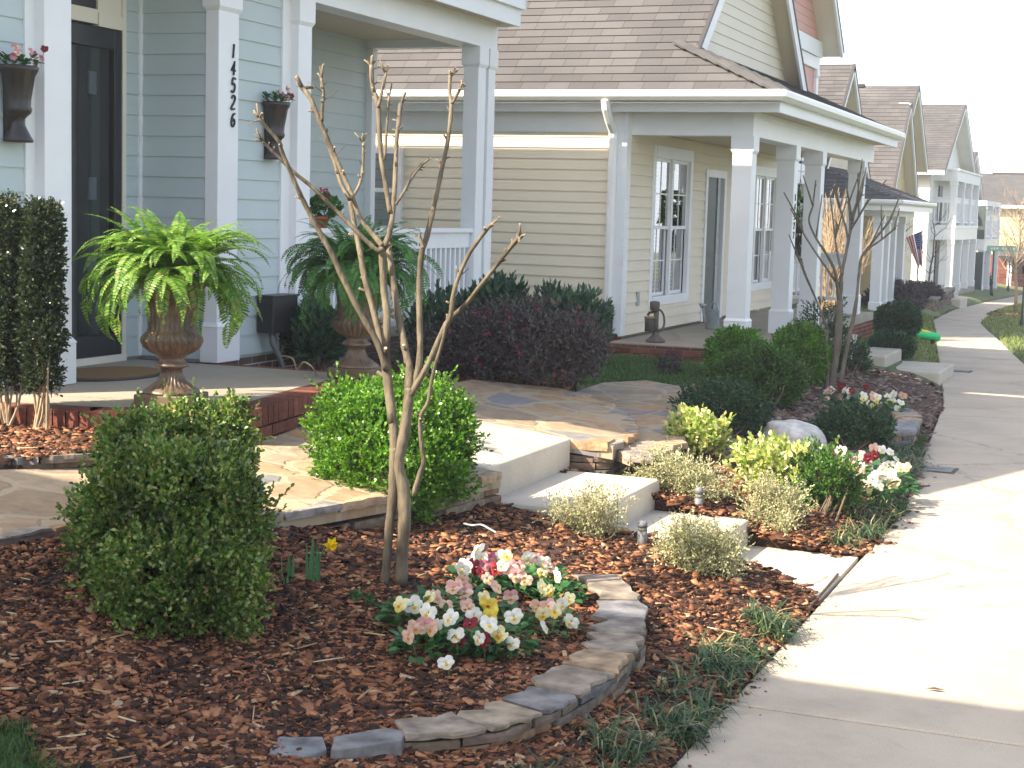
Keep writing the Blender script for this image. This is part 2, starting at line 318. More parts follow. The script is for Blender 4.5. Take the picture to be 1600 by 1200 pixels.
M['box_mid'] = island('boxwood_leaf', [(0, (.030, .085, .018)), (.5, (.05, .13, .022)), (.9, (.09, .17, .03)), (1, (.16, .18, .05))], .4, .45, .24, noise=.5, nscale=5)
M['holly'] = island('holly_leaf', [(0, (.022, .038, .018)), (.6, (.04, .06, .026)), (1, (.075, .09, .04))], .24, .6, .12)
M['fern'] = island('fern_leaf', [(0, (.07, .17, .020)), (.5, (.13, .26, .035)), (.92, (.21, .33, .07)), (1, (.26, .22, .07))], .5, .35, .34)
M['fern_shade'] = island('shaded_fern_leaf', [(0, (.030, .11, .020)), (.5, (.05, .17, .03)), (1, (.08, .21, .04))], .5, .35, .3)  # fern greens darkened for plants in the porch shade
M['laurel'] = island('laurel_leaf', [(0, (.024, .066, .042)), (.6, (.045, .105, .060)), (1, (.10, .17, .075))], .3, .5, .2)
M['lorop'] = island('loropetalum_leaf', [(0, (.045, .032, .040)), (.45, (.080, .055, .062)), (.75, (.115, .082, .080)), (.85, (.075, .095, .070)), (1, (.09, .12, .08))], .5, .35, .18)
M['pinkbloom'] = island('pink_bloom', [(0, (.36, .04, .11)), (1, (.55, .09, .19))], .6, .3, .3)
M['abelia'] = island('variegated_abelia_leaf', [(0, (.16, .19, .08)), (.4, (.34, .35, .18)), (.75, (.50, .49, .30)), (.93, (.62, .56, .38)), (1, (.42, .22, .14))], .5, .35, .25)
M['euonymus'] = island('golden_euonymus_leaf', [(0, (.10, .22, .04)), (.3, (.28, .38, .07)), (.6, (.52, .54, .16)), (.85, (.66, .63, .30)), (1, (.74, .70, .44))], .35, .5, .28)
M['juniper'] = island('dark_evergreen_leaf', [(0, (.014, .045, .022)), (.6, (.026, .075, .032)), (1, (.07, .14, .05))], .45, .4, .15)
M['pansyleaf'] = island('pansy_leaf', [(0, (.025, .085, .03)), (.6, (.045, .14, .04)), (1, (.08, .20, .05))], .42, .45, .22)
M['daffleaf'] = island('daffodil_leaf', [(0, (.06, .16, .07)), (1, (.10, .24, .10))], .45, .4, .2)
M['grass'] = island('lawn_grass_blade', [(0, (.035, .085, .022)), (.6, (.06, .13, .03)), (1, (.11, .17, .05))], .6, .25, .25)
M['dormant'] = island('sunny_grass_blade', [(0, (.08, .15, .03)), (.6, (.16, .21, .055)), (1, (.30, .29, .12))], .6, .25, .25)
M['liriope'] = island('liriope_blade', [(0, (.022, .060, .028)), (.55, (.045, .10, .04)), (.84, (.11, .15, .06)), (1, (.42, .34, .18))], .45, .4, .2)
M['chip'] = island('bark_chip', [(0, (.016, .009, .007)), (.28, (.048, .021, .012)), (.52, (.120, .048, .024)), (.78, (.27, .108, .050)), (.95, (.37, .18, .085)), (1, (.44, .31, .19))], .8, .25, noise=.25, nscale=70)
M['chip_grey'] = island('greyish_bark_chip', [(0, (.07, .045, .038)), (.4, (.14, .098, .08)), (.8, (.22, .165, .135)), (1, (.30, .24, .20))], .85, .25, noise=.25, nscale=70)  # greyer chip tones for the farther bed
M['straw'] = island('dry_straw', [(0, (.33, .23, .12)), (.6, (.47, .36, .20)), (1, (.58, .48, .30))], .75, .3)
M['soil'] = paint('mulch_soil', (.035, .018, .013), .95, .5, 16, .9, 50, c2=(.075, .036, .024))
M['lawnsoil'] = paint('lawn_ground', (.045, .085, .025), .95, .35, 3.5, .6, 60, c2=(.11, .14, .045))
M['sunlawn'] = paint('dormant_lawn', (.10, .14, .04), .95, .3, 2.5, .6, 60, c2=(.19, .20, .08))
M['asphalt'] = paint('street_asphalt', (.06, .06, .06), .9, .2, 8, .3, 80)
M['steelcover'] = paint('grey_plastic_lid', (.17, .18, .18), .6, .2, 20, .3, 80)
M['lens'] = paint('clear_plastic_lens', (.20, .19, .14), .2, .1, 20)
M['joint'] = paint('dirty_joint', (.10, .08, .065), .95, .3, 20)
M['wood'] = paint('fallen_stick', (.10, .055, .04), .8, .3, 30)
def plain(name, c, rough=.5, trans=0):
    return island(name, [(0, tuple(np.array(c)*.9)), (1, tuple(np.minimum(np.array(c)*1.06, .9)))], rough, .3, trans)
# ------------------------------------------------------------------ terrain
_SLy = [-30, 11.4, 14, 18.65, 23.2, 26.9, 33, 39.2, 47.6, 57, 71, 120, 300]
_SLx = [-1.54, -1.58, -1.8, -2.19, -2.80, -3.31, -4.10, -4.96, -5.46, -5.56, -5.56, -5.6, -5.6]
def SL(y): return np.interp(y, _SLy, _SLx)
def SWW(y): return np.interp(y, [0, 25, 35], [1.25, 1.25, 1.09])
def GR(y):
    d = np.maximum(0, np.asarray(y, float)-22); return -.022*d*d/(d+6)
def W(x): return .54 + (-3.5-x)*.11                   # flagstone walk plane
def inpoly(x, y, poly):
    x = np.asarray(x); y = np.asarray(y); r = np.zeros(x.shape, bool); n = len(poly)
    for i in range(n):
        x1, y1 = poly[i]; x2, y2 = poly[(i+1) % n]
        c = ((y1 > y) != (y2 > y)) & (x < (x2-x1)*(y-y1)/((y2-y1) if y2 != y1 else 1e-9)+x1); r ^= c
    return r
WALK = [(-4.45, 4.2), (-4.40, 5.3), (-4.30, 5.85), (-3.85, 6.5), (-3.60, 7.6), (-3.47, 8.5), (-3.57, 8.5), (-3.57, 9.93), (-3.28, 9.98), (-3.33, 10.6), (-3.54, 11.2), (-3.95, 11.75), (-4.4, 12.0), (-5.0, 11.6), (-5.1, 9.95), (-4.80, 7.75), (-4.96, 6.75), (-5.06, 6.4), (-5.6, 5.6), (-5.6, 4.2)]
_lp = [(985, 712), (1036, 692), (1046, 655), (1078, 606), (1010, 594), (940, 598), (900, 612), (880, 640), (930, 690)]
LOWPATH = [tuple(PZ(u, v, .47)[:2]) for u, v in _lp]
STRIP = [(-5.06, 6.43), (-4.90, 6.70), (-4.84, 7.72), (-5.45, 7.27), (-7.0, 6.92), (-7.0, 5.3), (-5.9, 5.55), (-5.4, 6.02)]
def G(x, y, carve=False):
    x = np.asarray(x, float); y = np.asarray(y, float); s = SL(y)-x
    z = np.where(s < .35, .41*np.maximum(s, 0), .1435+.137*(s-.35)) + np.where(s > 1.9, .06*(s-1.9), 0); z = np.minimum(z, np.interp(y, [12.5, 14], [.70, .465]))
    z = z + .10*np.clip((7.5-y)/1.1, 0, 1)*np.clip((-2.9-x)/.9, 0, 1)*(s > .5)
    z = z - .11*np.clip(1-np.abs(y-10.3)/.75, 0, 1)*np.clip(1-np.abs(x+3.35)/.65, 0, 1)
    z = np.where(y > 19, np.minimum(z, .5), z)
    e = np.hypot((x+3.2)/1.25, (y-6.1)/1.72)
    z = np.where((e < .97) & (x > -3.3) & (y < 8.2), np.maximum(z, .225+.10*(1-e)), z)
    z = z - np.clip(.62*z, 0, .10)*np.clip(1-np.abs(y-9.72)/.5, 0, 1)*np.clip((1.3-s)/.5, 0, 1)
    z = z + .018*np.sin(3.1*x+1.3*y)*np.sin(2.3*y-x)*np.clip(s, 0, 1)
    st = (y > 8.38) & (y < 9.84) & (x > -4.2)
    z = np.where(st & carve, -.12, z); z = np.where(inpoly(x, y, STRIP), .77, z); z = np.where(inpoly(x, y, LOWPATH), np.minimum(z, .42), z); z = np.where(inpoly(x, y, WALK), np.minimum(z, W(x)-.05), z)
    z = np.where((s < .0) & (s > -SWW(y)), -.14, np.where(s <= -SWW(y), .012, z))
    return z + GR(y)
def HIT(u, v, off=0.0):
    u = np.asarray(u, float); v = np.asarray(v, float)
    d = FW + RT*((u-800)/F)[..., None] - UP*((v-600)/F)[..., None]; h = np.full(u.shape, .3)
    for _ in range(14):
        p = CAM + d*((h-EYE)/d[..., 2])[..., None]; h = .5*h+.5*(G(p[..., 0], p[..., 1])+off)
    p = CAM + d*((h-EYE)/d[..., 2])[..., None]; return p
def gpt(u, v, off=0.0): return HIT(np.array(u), np.array(v), off)
def onG(x, y, off=0): return np.array([x, y, float(G(x, y))+off])

PORCH1 = [(-7.1, 6.95), (-5.45, 7.3), (-4.74, 7.84), (-4.93, 9.25), (-5.0, 10.05), (-7.1, 10.0)]
BORDER = [(-2.30, 4.81), (-2.07, 5.0), (-1.95, 5.33), (-1.89, 5.87), (-1.94, 6.38), (-2.06, 6.81), (-2.21, 7.13), (-2.41, 7.43)]
def isbed(x, y):
    s = SL(y)-x
    ok = (s > .0) & (y < 20.2) & (y > 2.5) & (x > -7.6)
    ok &= ~((y < 3.93+.05*np.sin(9*x)+.035*np.sin(23*x)) & (x < -2.35+.06*np.sin(7*y)))
    ok &= ~inpoly(x, y, WALK) & ~inpoly(x, y, PORCH1) & ~inpoly(x, y, LOWPATH)
    ok &= ~((y > 8.50) & (y < 9.72) & (x > -4.4))
    ok &= ~((y > 13.4) & (x < -4.05+.12*np.sin(5*y)) & (y < 17.2))
    ok &= ~((x < -4.1) & (y > 16.6)) & ~((x < -6.35) & (y > 7.3) & (y < 15.2)) & ~((x < -5.4) & (y > 13.6))
    return ok

def sheet(name, xs, ys, m, off=0, mask=None, label=None, kind='structure', cat=None):
    X, Y = np.meshgrid(xs, ys, indexing='ij'); Zz = G(X, Y, name == 'ground')+off+(np.where(isbed(X, Y) & (Y > 4.7), -.09, 0) if name == 'ground' else 0); nx, ny = X.shape
    V = np.stack([X, Y, Zz], -1).reshape(-1, 3); b = MB(); fs = []
    cx = (X[:-1, :-1]+X[1:, 1:])/2; cy = (Y[:-1, :-1]+Y[1:, 1:])/2; ok = np.ones(cx.shape, bool) if mask is None else mask(cx, cy)
    for i, j in zip(*np.nonzero(ok)): fs.append((i*ny+j, (i+1)*ny+j, (i+1)*ny+j+1, i*ny+j+1))
    b.v = [tuple(p) for p in V.tolist()]; b.n = len(V); b.f = fs
    me = bpy.data.meshes.new(name); me.from_pydata(b.v, [], b.f); me.polygons.foreach_set('use_smooth', [True]*len(me.polygons)); me.update()
    o = _place(name, me, m, None); return tag(o, label, cat, None, kind)
xs = np.concatenate([np.linspace(-700, -40, 12)[:-1], np.linspace(-40, -9, 40)[:-1], np.arange(-9, 2.0, .12), np.linspace(2, 40, 30), np.linspace(45, 700, 12)])
ys = np.concatenate([np.linspace(-300, -20, 8)[:-1], np.linspace(-20, 3, 16)[:-1], np.arange(3, 30, .16), np.linspace(30, 110, 120), np.linspace(112, 900, 30)])
sheet('ground', xs, ys, M['lawnsoil'], -.012, label='lawn ground sloping away along the row of houses')
sheet('mulch_bed', np.arange(-7.6, -1.4, .05), np.arange(2.5, 20.3, .06), M['soil'], 0.0, isbed, label='brown mulch soil of the front planting beds')
sk = MB(); sx_ = np.arange(-3.55, -1.54, .06)
for yk in (8.5, 9.72):
    vs = [(x, yk, z) for x in sx_ for z in (-.12, float(G(x, yk))+.004)]; sk.add(vs, [(2*i, 2*i+2, 2*i+3, 2*i+1) for i in range(len(sx_)-1)])
tag(sk.build('mulch_bed', M['soil']), 'soil face of the beds against the steps', None, None, 'structure')
cs_x = rng.uniform(-2.95, -1.62, 900); cs_y = np.where(rng.uniform(0, 1, 900) > .5, 8.5+rng.normal(.02, .03, 900), 9.72+rng.normal(-.02, .03, 900)); edge_chips = np.stack([cs_x, cs_y, G(cs_x, cs_y)-rng.uniform(-.01, .03, 900)], 1)
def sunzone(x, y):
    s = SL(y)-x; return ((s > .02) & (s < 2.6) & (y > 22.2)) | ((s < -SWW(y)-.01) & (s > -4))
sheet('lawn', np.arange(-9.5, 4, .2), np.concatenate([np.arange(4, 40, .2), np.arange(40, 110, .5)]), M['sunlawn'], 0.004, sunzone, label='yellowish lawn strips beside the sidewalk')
# street beyond the lawn on the right
b = MB(); yy = np.linspace(-60, 260, 60)
vs = [(x, y, float(GR(y))+.018) for y in yy for x in (4.2, 11)]
b.add(vs, [(2*i, 2*i+1, 2*i+3, 2*i+2) for i in range(len(yy)-1)]); tag(b.build('road', M['asphalt']), 'asphalt street parallel to the sidewalk', None, None, 'structure')
# sidewalk: separate panels with tooled joints
b = MB(); jb = MB(); y0 = 2.2 - 1.07*6
k = y0
while k < 100:
    step = 1.07
    def cs(y, z0, z1):
        x = float(SL(y)); g = float(GR(y)); q = .012; w = float(SWW(y))
        return [(x, y, g+z0), (x+w, y, g+z0), (x+w, y, g+z1-q), (x+w-q, y, g+z1), (x+q, y, g+z1), (x, y, g+z1-q)]
    a, c = k+.011, k+step-.011
    r = [cs(a, -.1, -.008), cs(a+.012, -.1, 0), cs((a+c)/2, -.1, 0), cs(c-.012, -.1, 0), cs(c, -.1, -.008)]
    b.loft(r); k += step
tag(b.build('sidewalk', M['sidewalk']), 'pale concrete sidewalk with tooled joints running up the street', None, None, 'structure')
ys_ = np.linspace(-5, 100, 90); vs = [(float(SL(y))+dx, y, float(GR(y))-.02) for y in ys_ for dx in (.01, float(SWW(y))-.01)]
jb.add(vs, [(2*i, 2*i+1, 2*i+3, 2*i+2) for i in range(len(ys_)-1)]); tag(jb.build('pavement', M['joint']), 'dark base in the sidewalk joints', None, None, 'structure')
# ------------------------------------------------------------------ flagstone walk and steps
def planar(name, poly, zf, th, m, label):
    b = MB(); pts = spline([(*p, 0) for p in poly]+[(*poly[0], 0)], 2)[:-1][:, :2] if False else np.array(poly)
    b.prism(poly, [zf(p[0])-th for p in poly], [zf(p[0]) for p in poly]); o = b.build(name, m); return tag(o, label, None, None, 'structure')
planar('path', WALK, W, .09, M['flag'], 'flagstone walk with pale mortar in front of the blue porch')
b = MB(); b.prism(LOWPATH, .40, .47); tag(b.build('footpath', M['flag']), 'lower flagstone path curving towards the tan house', None, None, 'structure')
GS = 'concrete steps up from the sidewalk'
def step(label, x0, x1, y0, y1, z0, z1a, z1b=None, group=GS):
    b = MB(); z1b = z1a if z1b is None else z1b
    n = 9; xs_ = [x0, x1]; ys_ = np.linspace(y0, y1, n)
    b.prism([(x0, y0), (x1, y0), (x1, y1), (x0, y1)], z0, [z1a, z1b, z1b, z1a])
    o = b.build('concrete_step', M['concrete'], bevel=.022); return tag(o, label, 'step', group)
step('topmost concrete step of the near flight, flush with the flagstone walk', -4.36, -3.552, 8.505, 9.92, .1, W(-4.36)+.006, W(-3.57)+.006)
step('middle concrete step of the near flight, beside the stacked slate wall', -3.62, -2.90, 8.52, 9.83, .0, .355)
step('lowest concrete step of the near flight, between the two small bollard lights', -2.96, -2.28, 8.54, 9.72, -.1, .17)
b = MB(); b.prism([(-2.30, 8.5), (-1.595, 8.5), (-1.595, 9.72), (-2.30, 9.72)], -.1, .004); tag(b.build('pavement', M['concrete'], bevel=.006), 'concrete landing between lowest step and sidewalk', None, None, 'structure')
GS2 = 'concrete steps in front of the tan house'
step('lowest bluish concrete step before the tan house, next to the sidewalk', -3.25, -2.50, 20.75, 22.2, -.1, .155, group=GS2)
step('middle bluish concrete step before the tan house', -3.85, -3.20, 20.8, 22.2, -.1, .32, group=GS2)
step('highest concrete step before the tan house, by the porch brickwork', -4.5, -3.80, 20.85, 22.2, -.1, .48, group=GS2)

# ------------------------------------------------------------------ stacked slate walls
def along(path, s):
    P = np.array(path, float); d = np.linalg.norm(np.diff(P, axis=0), axis=1); c = np.concatenate([[0], np.cumsum(d)]); s = min(max(s, 0), c[-1]-1e-6)
    i = int(np.searchsorted(c, s, side='right')-1); i = min(i, len(d)-1); t = (P[i+1]-P[i])/d[i]
    return P[i]+t*(s-c[i]), t, c[-1]
def rough_slab(b, poly, z0, z1, j=.008, mi=0):
    """irregular flat stone: jittered outline, slightly undercut"""
    P = np.array(poly); c = P.mean(0); lo = [(*(c+(p-c)*random.uniform(.95, .99)), z0+random.uniform(-.3, .3)*j) for p in P]; mid = [(*p, z0+(z1-z0)*.55+random.uniform(-.5, .5)*j) for p in P]
    hi = [(*(c+(p-c)*random.uniform(.955, .985)), z1+random.uniform(-.4, .4)*j) for p in P]
    b.loft([lo, mid, hi], True, True, True, mi)
def stacked(name, label, path, zb, zt, caps=None, th=.20, side=1, group='stacked slate walls', ch=.05, capw=.2):
    """dry-stacked courses; zb, zt callables of arc length fraction; side: +1 the face is to the right of the path"""
    L = along(path, 0)[2]; root = thing(name, label, 'stone wall', (*path[0], zb(0)), group); b = MB()
    for k in range(30):
        s = random.uniform(-.1, 0); off = .012*random.uniform(-1, 1)
        h0 = k*ch
        while s < L:
            l = random.uniform(.12, .34); e = min(s+l, L+.02); m_ = max(0, min(1, (s+e)/2/L)); z0 = zb(m_)+h0; z1 = z0+ch-.004
            if z0 < zt(m_)-.02:
                z1 = min(z1, zt(m_)); pr = random.uniform(-.016, .014)
                p0, t0, _ = along(path, max(s+.004, 0)); p1, t1, _ = along(path, min(e-.004, L)); n0 = np.array([t0[1], -t0[0]])*side; n1 = np.array([t1[1], -t1[0]])*side
                pm, tm, _ = along(path, (max(s, 0)+min(e, L))/2); nm = np.array([tm[1], -tm[0]])*side
                if np.linalg.norm(p1-p0) > .03:
                    rough_slab(b, [p0+n0*(pr+random.uniform(-.006, .006)), pm+nm*(pr+random.uniform(-.004, .012)), p1+n1*(pr+random.uniform(-.006, .006)), p1-n1*th, p0-n0*th][::-1 if side < 0 else 1], z0+random.uniform(-.003, .003), z1, .006)
            s = e
    b.build('stacked_stones', M['slate'], root)
    if caps:
        s = 0
        while s < L-.05:
            l = random.uniform(.24, .42); e = min(s+l, L); e = L if L-e < .15 else e; cb = MB(); p0, t0, _ = along(path, s+.006); p1, t1, _ = along(path, e-.006); pm, tm, _ = along(path, (s+e)/2)
            n0, n1, nm = [np.array([t[1], -t[0]])*side for t in (t0, t1, tm)]; o = lambda: random.uniform(-.022, .022); i_ = lambda: -capw+random.uniform(-.05, .04)
            q = lambda a, c, f: a+(c-a)*f
            poly = [p0+n0*(.01+o())]+[q(p0, p1, g)+((pm-(p0+p1)/2)*(1-abs(2*g-1)))+nm*(.014+o()*.8) for g in (.14, .28, .42, .56, .7, .86)]+[p1+n1*(.01+o()), p1+n1*i_(), q(p1, pm, .5)+nm*i_(), pm+nm*i_(), q(p0, pm, .5)+nm*i_(), p0+n0*i_()]
            f = (s+e)/2/L; rough_slab(cb, poly[::-1 if side < 0 else 1], zt(f)+.002, zt(f)+caps+random.uniform(-.004, .008), .008); cb.build('capstone', M['cap'], root); s = e
    return root
stacked('stone_border', 'low curved slate border with grey capstones around the front pansy bed', BORDER, lambda f: .08+.05*f, lambda f: .230+.02*f, .020, .18, 1, 'stacked slate walls', .036, .19)
b = MB(); rough_slab(b, [PZ(u, v, .245)[:2] for u, v in [(418, 1176), (480, 1180), (512, 1170), (505, 1152), (425, 1150)]], .12, .245, .012)
tag(b.build('flat_stone', M['cap'], bevel=.006), 'brownish flat stone at the left end of the slate border', 'stone', 'loose border stones')
b = MB(); rough_slab(b, [PZ(u, v, .245)[:2] for u, v in [(515, 1174), (628, 1158), (640, 1142), (600, 1140), (520, 1152)]], .12, .25, .012)
tag(b.build('flat_stone', M['cap'], bevel=.006), 'long blue-grey flat stone between brown stone and slate border', 'stone', 'loose border stones')
wl = [(-3.86, 6.5), (-3.61, 7.6), (-3.47, 8.49)]
stacked('slate_wall', 'stacked slate wall under the flagstone walk left of the steps, behind bright boxwood', wl, lambda f: .26, lambda f: .45, None, .22, 1)
wr = [(-3.60, 9.945), (-3.30, 9.985), (-3.34, 10.6), (-3.55, 11.2), (-3.96, 11.74)]
stacked('slate_wall', 'stacked slate wall with a rounded corner right of the concrete steps', wr, lambda f: .24+.08*f, lambda f: .44+.02*f, None, .22, 1)
wb = [(-5.75, 5.75), (-5.35, 6.1), (-5.05, 6.42), (-4.90, 6.68), (-4.83, 7.1)]
def edging(path, zf, side, w=.22):
    """row of irregular flagstones forming the rough lip of a paved surface (part of the paving)"""
    L = along(path, 0)[2]; b = MB(); s = 0
    while s < L-.04:
        l = random.uniform(.16, .40); e = min(s+l, L); e = L if L-e < .12 else e; p0, t0, _ = along(path, s+.004); p1, t1, _ = along(path, e-.004); pm, tm, _ = along(path, (s+e)/2); n0, n1, nm = [np.array([t[1], -t[0]])*side for t in (t0, t1, tm)]; o = lambda: random.uniform(-.01, .03)
        poly = [p0+n0*(.02+o()), (p0+pm)/2+nm*(.02+o()), pm+nm*(.025+o()), (p1+pm)/2+nm*(.02+o()), p1+n1*(.02+o()), p1-n1*w*random.uniform(.7, 1), pm-nm*w*random.uniform(.8, 1.15), p0-n0*w*random.uniform(.7, 1)]
        z = zf(pm[0]); rough_slab(b, poly[::-1 if side < 0 else 1], z-random.uniform(.03, .06), z+.004, .006); s = e
    return b
eb = edging([(-4.45, 4.2), (-4.40, 5.3), (-4.30, 5.85), (-3.85, 6.5), (-3.60, 7.6), (-3.48, 8.48)], W, 1)
eb2 = edging([(-3.57, 9.955), (-3.30, 9.985), (-3.34, 10.6), (-3.55, 11.2), (-3.96, 11.74), (-4.4, 11.98)], W, 1); eb.add(eb2.v, eb2.f)
tag(eb.build('path', M['edge']), 'rough stone lip of the flagstone walk', None, None, 'structure')
eb = edging(LOWPATH[0:4], lambda x: .47, -1, .16); tag(eb.build('footpath', M['edge']), 'rough stone lip of the lower flagstone path', None, None, 'structure')
stacked('slate_wall', 'low slate wall below the mulch strip at the left edge of the walk', wb, lambda f: .655, lambda f: .735, .035, .14, 1)
sb = [tuple(PZ(u, v, .14)[:2]) for u, v in [(1392, 694), (1425, 692), (1438, 668), (1425, 654), (1380, 645)]]
stacked('slate_wall', 'small curved slate border by the sidewalk next to the farther pansies', sb, lambda f: .02, lambda f: .20, .035, .14, 1)

# ------------------------------------------------------------------ mulch chips, straw, grass
BOX5 = [(4, 5, 7, 6), (0, 1, 5, 4), (2, 6, 7, 3), (0, 4, 6, 2), (1, 3, 7, 5)]
def multi(name, V, faces, m, label, cat, kind='stuff', parent=None):
    N, k = V.shape[:2]; Fa = np.array(faces); me = bpy.data.meshes.new(name); nf = len(faces); w = Fa.shape[1]
    me.vertices.add(N*k); me.vertices.foreach_set('co', V.astype(np.float32).ravel())
    idx = (np.arange(N)[:, None, None]*k+Fa[None]).astype(np.int32).ravel()
    me.loops.add(len(idx)); me.loops.foreach_set('vertex_index', idx); me.polygons.add(N*nf)
    me.polygons.foreach_set('loop_start', np.arange(0, N*nf*w, w, dtype=np.int32)); me.polygons.foreach_set('loop_total', np.full(N*nf, w, np.int32)); me.update(calc_edges=True); me.validate()
    return tag(_place(name, me, m, parent), label, cat, None, kind)
def sample_bed(N, vr, ur=(-480, 1720)):
    out = []; tot = 0
    while tot < N:
        u = rng.uniform(*ur, 20000); v = rng.uniform(*vr, 20000); p = HIT(u, v); p = p[isbed(p[:, 0], p[:, 1]) & (p[:, 2] > -.3)]; pn_ = np.sin(p[:, 0]*5.1+1)*np.sin(p[:, 1]*4.3)+np.sin(p[:, 0]*11+p[:, 1]*7); p = p[(pn_ > -.55) | (rng.uniform(0, 1, len(p)) > .55)]; out.append(p); tot += len(p)
    return np.concatenate(out)[:N]
def chips(N, P, scale=1.0, flat=.24):
    n = len(P); dep = (P-CAM) @ FW; sc = np.clip(dep/8, .8, 1.9)
    L = np.clip(rng.lognormal(-3.75, .62, n), .008, .095)*scale*sc; Wd = L*rng.uniform(.25, .7, n); T = np.clip(L*.14, .003, .008)
    yaw = rng.uniform(0, 2*np.pi, n); pit = rng.normal(0, flat, n); rol = rng.normal(0, flat, n)
    X = np.stack([np.cos(yaw)*np.cos(pit), np.sin(yaw)*np.cos(pit), np.sin(pit)], 1); Yv = np.stack([-np.sin(yaw)*np.cos(rol), np.cos(yaw)*np.cos(rol), np.sin(rol)], 1); Zv = np.cross(X, Yv)
    V = np.zeros((n, 8, 3)); i = 0
    for z in (0, 1):
        for y in (-1, 1):
            for x in (-1, 1):
                j = rng.uniform(.6, 1.0, (n, 2)); V[:, i] = P+X*(x*L/2*j[:, 0])[:, None]+Yv*(y*Wd/2*j[:, 1])[:, None]+Zv*(z*T)[:, None]+[0, 0, .004]; i += 1
    return V
P_ = sample_bed(88000, (560, 1360)); far_ = (P_[:, 1] > 11.5) & (P_[:, 0] > -4)
multi('mulch', chips(0, P_[~far_]), BOX5, M['chip'], 'reddish brown bark mulch covering the planting beds', 'mulch')
multi('mulch', chips(0, edge_chips), BOX5, M['chip'], 'bark chips along both sides of the steps', 'mulch')
multi('mulch', chips(0, P_[far_]), BOX5, M['chip_grey'], 'greyish mulch before the tan house steps', 'mulch')
sx = rng.uniform(-7, -4.8, 9000); sy = rng.uniform(5.3, 7.75, 9000); k_ = inpoly(sx, sy, STRIP) & ~inpoly(sx, sy, PORCH1)
multi('mulch', chips(0, np.stack([sx[k_], sy[k_], 0*sx[k_]+.772], 1)), BOX5, M['chip'], 'bark mulch strip between low slate wall and brick porch edge', 'mulch')
sy = rng.uniform(4.2, 14, 240); sx = SL(sy)+np.abs(rng.normal(0, .06, 240)); k_ = ~((sy > 8.4) & (sy < 9.8)); multi('mulch', chips(0, np.stack([sx[k_], sy[k_], 0*sx[k_]+.001], 1), .7, .12), BOX5, M['chip'], 'bark crumbs spilled on the sidewalk edge', 'mulch')
n = 75; P_ = sample_bed(n, (620, 1300)); L = rng.uniform(.04, .18, n); yaw = rng.uniform(0, np.pi, n); V = np.zeros((n, 8, 3))
D_ = np.stack([np.cos(yaw), np.sin(yaw), rng.normal(.0, .12, n)], 1); S_ = np.stack([-np.sin(yaw), np.cos(yaw), 0*yaw], 1)*rng.uniform(.001, .0025, n)[:, None]
for i, (z, y, x) in enumerate([(z, y, x) for z in (0, 1) for y in (-1, 1) for x in (-1, 1)]):
    V[:, i] = P_+D_*(x*L/2)[:, None]+S_*y+np.array([0, 0, .016+.004*z])
multi('straw', V, BOX5, M['straw'], 'dry pale straw stalks scattered over the mulch', 'straw')
def blades(name, P, Lr, Wd, m, label, cat, droop=.9, lean=.5, seg=3):
    n = len(P); L = rng.uniform(*Lr, n); az = rng.uniform(0, 2*np.pi, n); h = np.stack([np.cos(az), np.sin(az), 0*az], 1); S = np.stack([-np.sin(az), np.cos(az), 0*az], 1)
    el = rng.uniform(.9, 1.5, n) - lean*rng.uniform(0, 1, n); rows = []; p = P.copy()
    for k in range(seg+1):
        w = Wd*(1-(k/seg)**2*.9); rows.append((p-S*w/2, p+S*w/2)); e = el-droop*(k/seg)*1.3
        p = p+(h*np.cos(e)[:, None]+np.array([0, 0, 1.])*np.sin(e)[:, None])*(L/seg)[:, None]
    V = np.stack([q for r in rows for q in r], 1); fs = [(2*k, 2*k+1, 2*k+3, 2*k+2) for k in range(seg)]
    return multi(name, V, fs, m, label, cat)
# clumps of liriope edging the sidewalk
cl = [(SL(y)-rng.uniform(.02, .20), y) for y in np.concatenate([rng.uniform(3.3, 8.2, 50), rng.uniform(9.8, 14.2, 50)])]
cl += [(-1.68-rng.uniform(0, .20), y) for y in rng.uniform(4.2, 5.7, 18)]
PP = np.concatenate([np.array([onG(x, y)]) + rng.normal(0, .035, (34, 3))*[1, 1, 0] for x, y in cl])
blades('border_grass', PP, (.10, .24), .0085, M['liriope'], 'dark green liriope tufts edging the sidewalk', 'grass', 1.55, .75)
u = rng.uniform(-800, 330, 26000); v = rng.uniform(1080, 1420, 26000); p = HIT(u, v); p = p[(p[:, 1] < 4.3) & (p[:, 0] < -2.0) & ~isbed(p[:, 0], p[:, 1]-.03)]
blades('grass', p, (.03, .075), .004, M['grass'], 'short green lawn in the bottom left corner', 'grass', .6, .6, 2)
x = rng.uniform(-5.6, -3.95, 14000); y = rng.uniform(13.2, 17.0, 14000); k_ = ~isbed(x, y) & ~inpoly(x, y, LOWPATH) & (G(x, y) < .7) & ~((x < -4.1) & (y > 16.75)); p = np.stack([x, y, G(x, y)], 1)[k_]
blades('grass', p, (.04, .09), .008, M['grass'], 'dark green grass in front of the tan house porch', 'grass', .5, .6, 2)
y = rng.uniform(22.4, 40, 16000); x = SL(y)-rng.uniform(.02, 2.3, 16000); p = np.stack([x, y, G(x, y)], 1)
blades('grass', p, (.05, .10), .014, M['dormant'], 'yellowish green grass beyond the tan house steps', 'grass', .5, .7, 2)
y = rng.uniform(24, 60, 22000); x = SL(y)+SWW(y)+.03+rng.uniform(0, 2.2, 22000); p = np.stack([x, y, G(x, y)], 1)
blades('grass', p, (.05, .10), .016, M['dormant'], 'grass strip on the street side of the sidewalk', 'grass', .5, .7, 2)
y = rng.uniform(3, 24, 16000); x = SL(y)+SWW(y)+.03+rng.uniform(0, 2.6, 16000); p = np.stack([x, y, G(x, y)], 1)
